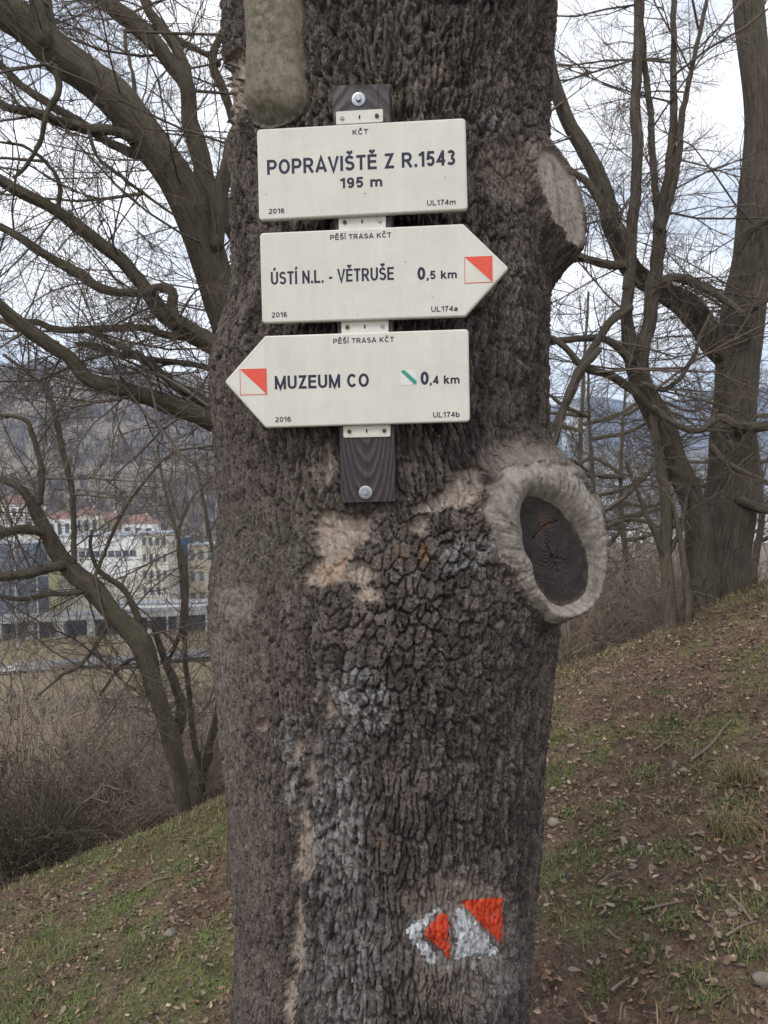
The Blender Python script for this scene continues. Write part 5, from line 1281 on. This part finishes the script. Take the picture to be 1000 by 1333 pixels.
green = [(.135, .155, .052), (.15, .17, .056), (.115, .13, .048), (.18, .165, .075)]
dry = [(.20, .155, .085), (.16, .12, .065), (.25, .20, .12), (.12, .10, .05)]
grass('grass', 380000, lambda x, y, r: gmask(x, y) > -.02 + .42 * r.random(len(x)) - .16 * (x < 0), .008, .030, green, 'short green grass in patches on the slope', 301)
grass('dry_grass', 50000, lambda x, y, r: gmask(x + 3, y) > -.25 + .5 * r.random(len(x)), .03, .09, dry, 'withered straw coloured grass on the slope', 302, lay=.9)
tc_x, tc_y = [], []
tg_ = np.random.default_rng(17)
tuft_px = [(850, 1112), (815, 1118), (762, 1130), (745, 1112), (985, 1190), (975, 1240), (728, 965), (872, 948), (790, 1172), (960, 1060), (845, 1196), (735, 1060), (240, 1130), (130, 1190), (60, 1220), (285, 1085), (200, 1200), (170, 1180), (30, 1290), (270, 1230)]
for (a_, b_) in tuft_px + [(tg_.uniform(0, 300), tg_.uniform(1120, 1330)) for _ in range(26)] + [(tg_.uniform(715, 1000), tg_.uniform(900, 1330)) for _ in range(24)]:
    for d in np.linspace(2.6, 10, 120):
        p = P(a_, b_, d)
        if gz1(p[0], p[1]) >= p[2]: tc_x.append(p[0]); tc_y.append(p[1]); break
tc_x, tc_y = np.array(tc_x), np.array(tc_y)
def tuft_cond(x, y, r):
    d2 = np.full(len(x), 9.0)
    for a_, b_ in zip(tc_x, tc_y): d2 = np.minimum(d2, np.hypot(x - a_, y - b_) / (.06 + .06 * h32(np.floor(a_ * 100), np.floor(b_ * 100), 3)))
    return np.exp(-d2 ** 2) > r.random(len(x))
grass('green_tufts', 560000, tuft_cond, .012, .045, [(.13, .175, .052), (.15, .195, .06), (.115, .15, .05)], 'fresh green grass tufts dotted over the slope', 305, lay=.9)
crestf = lambda x, y, r: (np.abs(y - (7.5 + .22 * np.clip(x, -6, 8))) < .55) & (fbm(x * 1.5, y * 1.5, 9, 3) > -.15)
grass('crest_grass', 45000, crestf, .02, .09, dry + green + green, 'longer grass fringe along the brow of the slope', 303, (6, 10.5, -.62, .66), lay=.7)

# grass tussocks, stones, sticks on the right
def tussock(px, py, d, label, n, h0):
    p = P(px, py, d); z = gz1(p[0], p[1]); e = Wood(); rg = random.Random(int(px))
    for _ in range(n):
        a_ = rg.uniform(0, 6.283); q_ = np.array([p[0] + rg.gauss(0, .05), p[1] + rg.gauss(0, .05), z - .01]); sp = rg.uniform(.2, 1.2); h = h0 * rg.uniform(.6, 1.2)
        t0 = np.array([math.cos(a_) * sp, math.sin(a_) * sp, 0]) * h * .8
        pts = [q_, q_ + t0 * .35 + [0, 0, h * .6], q_ + t0 * .8 + [0, 0, h * .72], q_ + t0 * 1.25 + [0, 0, h * .5]]
        e.tube(pts, [.0022, .002, .0016, .0008], 3)
    ro = empty('grass_tussock', (p[0], p[1], z), label, 'grass tussock', 'dry tussocks'); e.build('blades', m_dry, ro)
m_dry = mat('straw_blades', (.25, .19, .11), .8, noise=[(20, 3, 0, .5, (.12, .13, .045)), (40, 3, .7, 1.2)])
def on_ground(px, py):
    lo_, hi = 2.0, 14.0
    for d in np.linspace(2.4, 13, 400):
        p = P(px, py, d)
        if gz1(p[0], p[1]) >= p[2]: return d
    return 8.0
tussock(968, 1010, on_ground(968, 1015), 'straw coloured grass tussock higher up the earthy slope', 170, .17)
tussock(955, 1085, on_ground(955, 1090), 'large half green grass tussock lower on the earthy slope', 240, .17)
m_stone = mat('pale_stone', (.22, .19, .15), .9, noise=[(15, 5, .6, 1.3)], bump=[(40, 5, .01)])
def stone(px, py, w_, label):
    d = on_ground(px, py); p = P(px, py, d); r_ = w_ / 2 * d / F
    me_v = []; 
    u_ = np.linspace(0, math.pi, 9); v_ = np.linspace(0, 2 * math.pi, 14, endpoint=False)
    UU, VVv = np.meshgrid(u_, v_, indexing='ij')
    k_ = 1 + .28 * noise2(np.cos(VVv) * 1.7 + px, UU * 1.3 + py, 5)
    pos_ = np.stack([p[0] + r_ * 1.1 * k_ * np.sin(UU) * np.cos(VVv), p[1] + r_ * k_ * np.sin(UU) * np.sin(VVv), gz1(p[0], p[1]) + .25 * r_ + r_ * .68 * k_ * np.cos(UU)], -1).reshape(-1, 3)
    ii_ = np.arange(9 * 14).reshape(9, 14); jj_ = np.roll(ii_, -1, 1)
    o = mesh_obj('stone', pos_, np.stack([ii_[:-1], ii_[1:], jj_[1:], jj_[:-1]], -1).reshape(-1, 4), m_stone); tag(o, label, 'stone')
for a_ in [(722, 1076, 16, 'pale stone lying against the oak where the earthy slope meets it'), (996, 1012, 17, 'yellowish stone beside the higher straw tussock'), (835, 1108, 11, 'small stone among green tufts on the earthy slope'), (824, 1130, 12, 'round stone next to green tufts on the earthy slope'), (928, 1066, 18, 'flat pale stone left of the large tussock'), (996, 1280, 26, 'big flat pale stone low on the earthy slope'), (222, 1218, 16, 'brown stone on the mossy slope'), (952, 1192, 15, 'grey stone beside a stick on the earthy slope')]:
    stone(*a_)
def stick(pts, w_, label):
    ctl = []
    for (px, py) in pts:
        d = on_ground(px, py); p = P(px, py, d); ctl.append([p[0], p[1], gz1(p[0], p[1]) + .02])
    c = catmull(ctl, 4); wd_ = Wood(); d = on_ground(*pts[0]); r_ = w_ / 2 * d / F
    wd_.tube(c, np.linspace(r_, r_ * .5, len(c)), 6)
    ro = empty('stick', tuple(c[0]), label, 'stick'); wd_.build('stem', m_stick, ro)
m_stick = mat('grey_stick', (.19, .15, .115), .9, coord='bark_coords', noise=[((30, 30, 6), 4, .6, 1.3)])
for a_ in [([(900, 995), (925, 975), (940, 955), (952, 942)], 4, 'forked pale stick leaning up the earthy slope'), ([(850, 982), (868, 970), (876, 962)], 3, 'short stick left of the forked pale stick'), ([(838, 1194), (862, 1188), (890, 1180)], 5, 'brown stick lying level on the earthy slope'), ([(950, 1175), (965, 1192), (980, 1210)], 6, 'pale broken stick beside the grey stone'), ([(796, 1302), (808, 1290), (820, 1283)], 5, 'grey stick low on the earthy slope'), ([(792, 1218), (800, 1226), (810, 1232)], 4, 'little pale stick on leaf litter'), ([(945, 1225), (965, 1212), (985, 1206)], 4, 'curved twig below the pale broken stick'), ([(180, 1165), (200, 1150), (225, 1145)], 3, 'thin twig on the mossy slope'), ([(778, 1160), (790, 1148), (800, 1140)], 3, 'thin twig below green tufts on the earthy slope')]:
    stick(*a_)
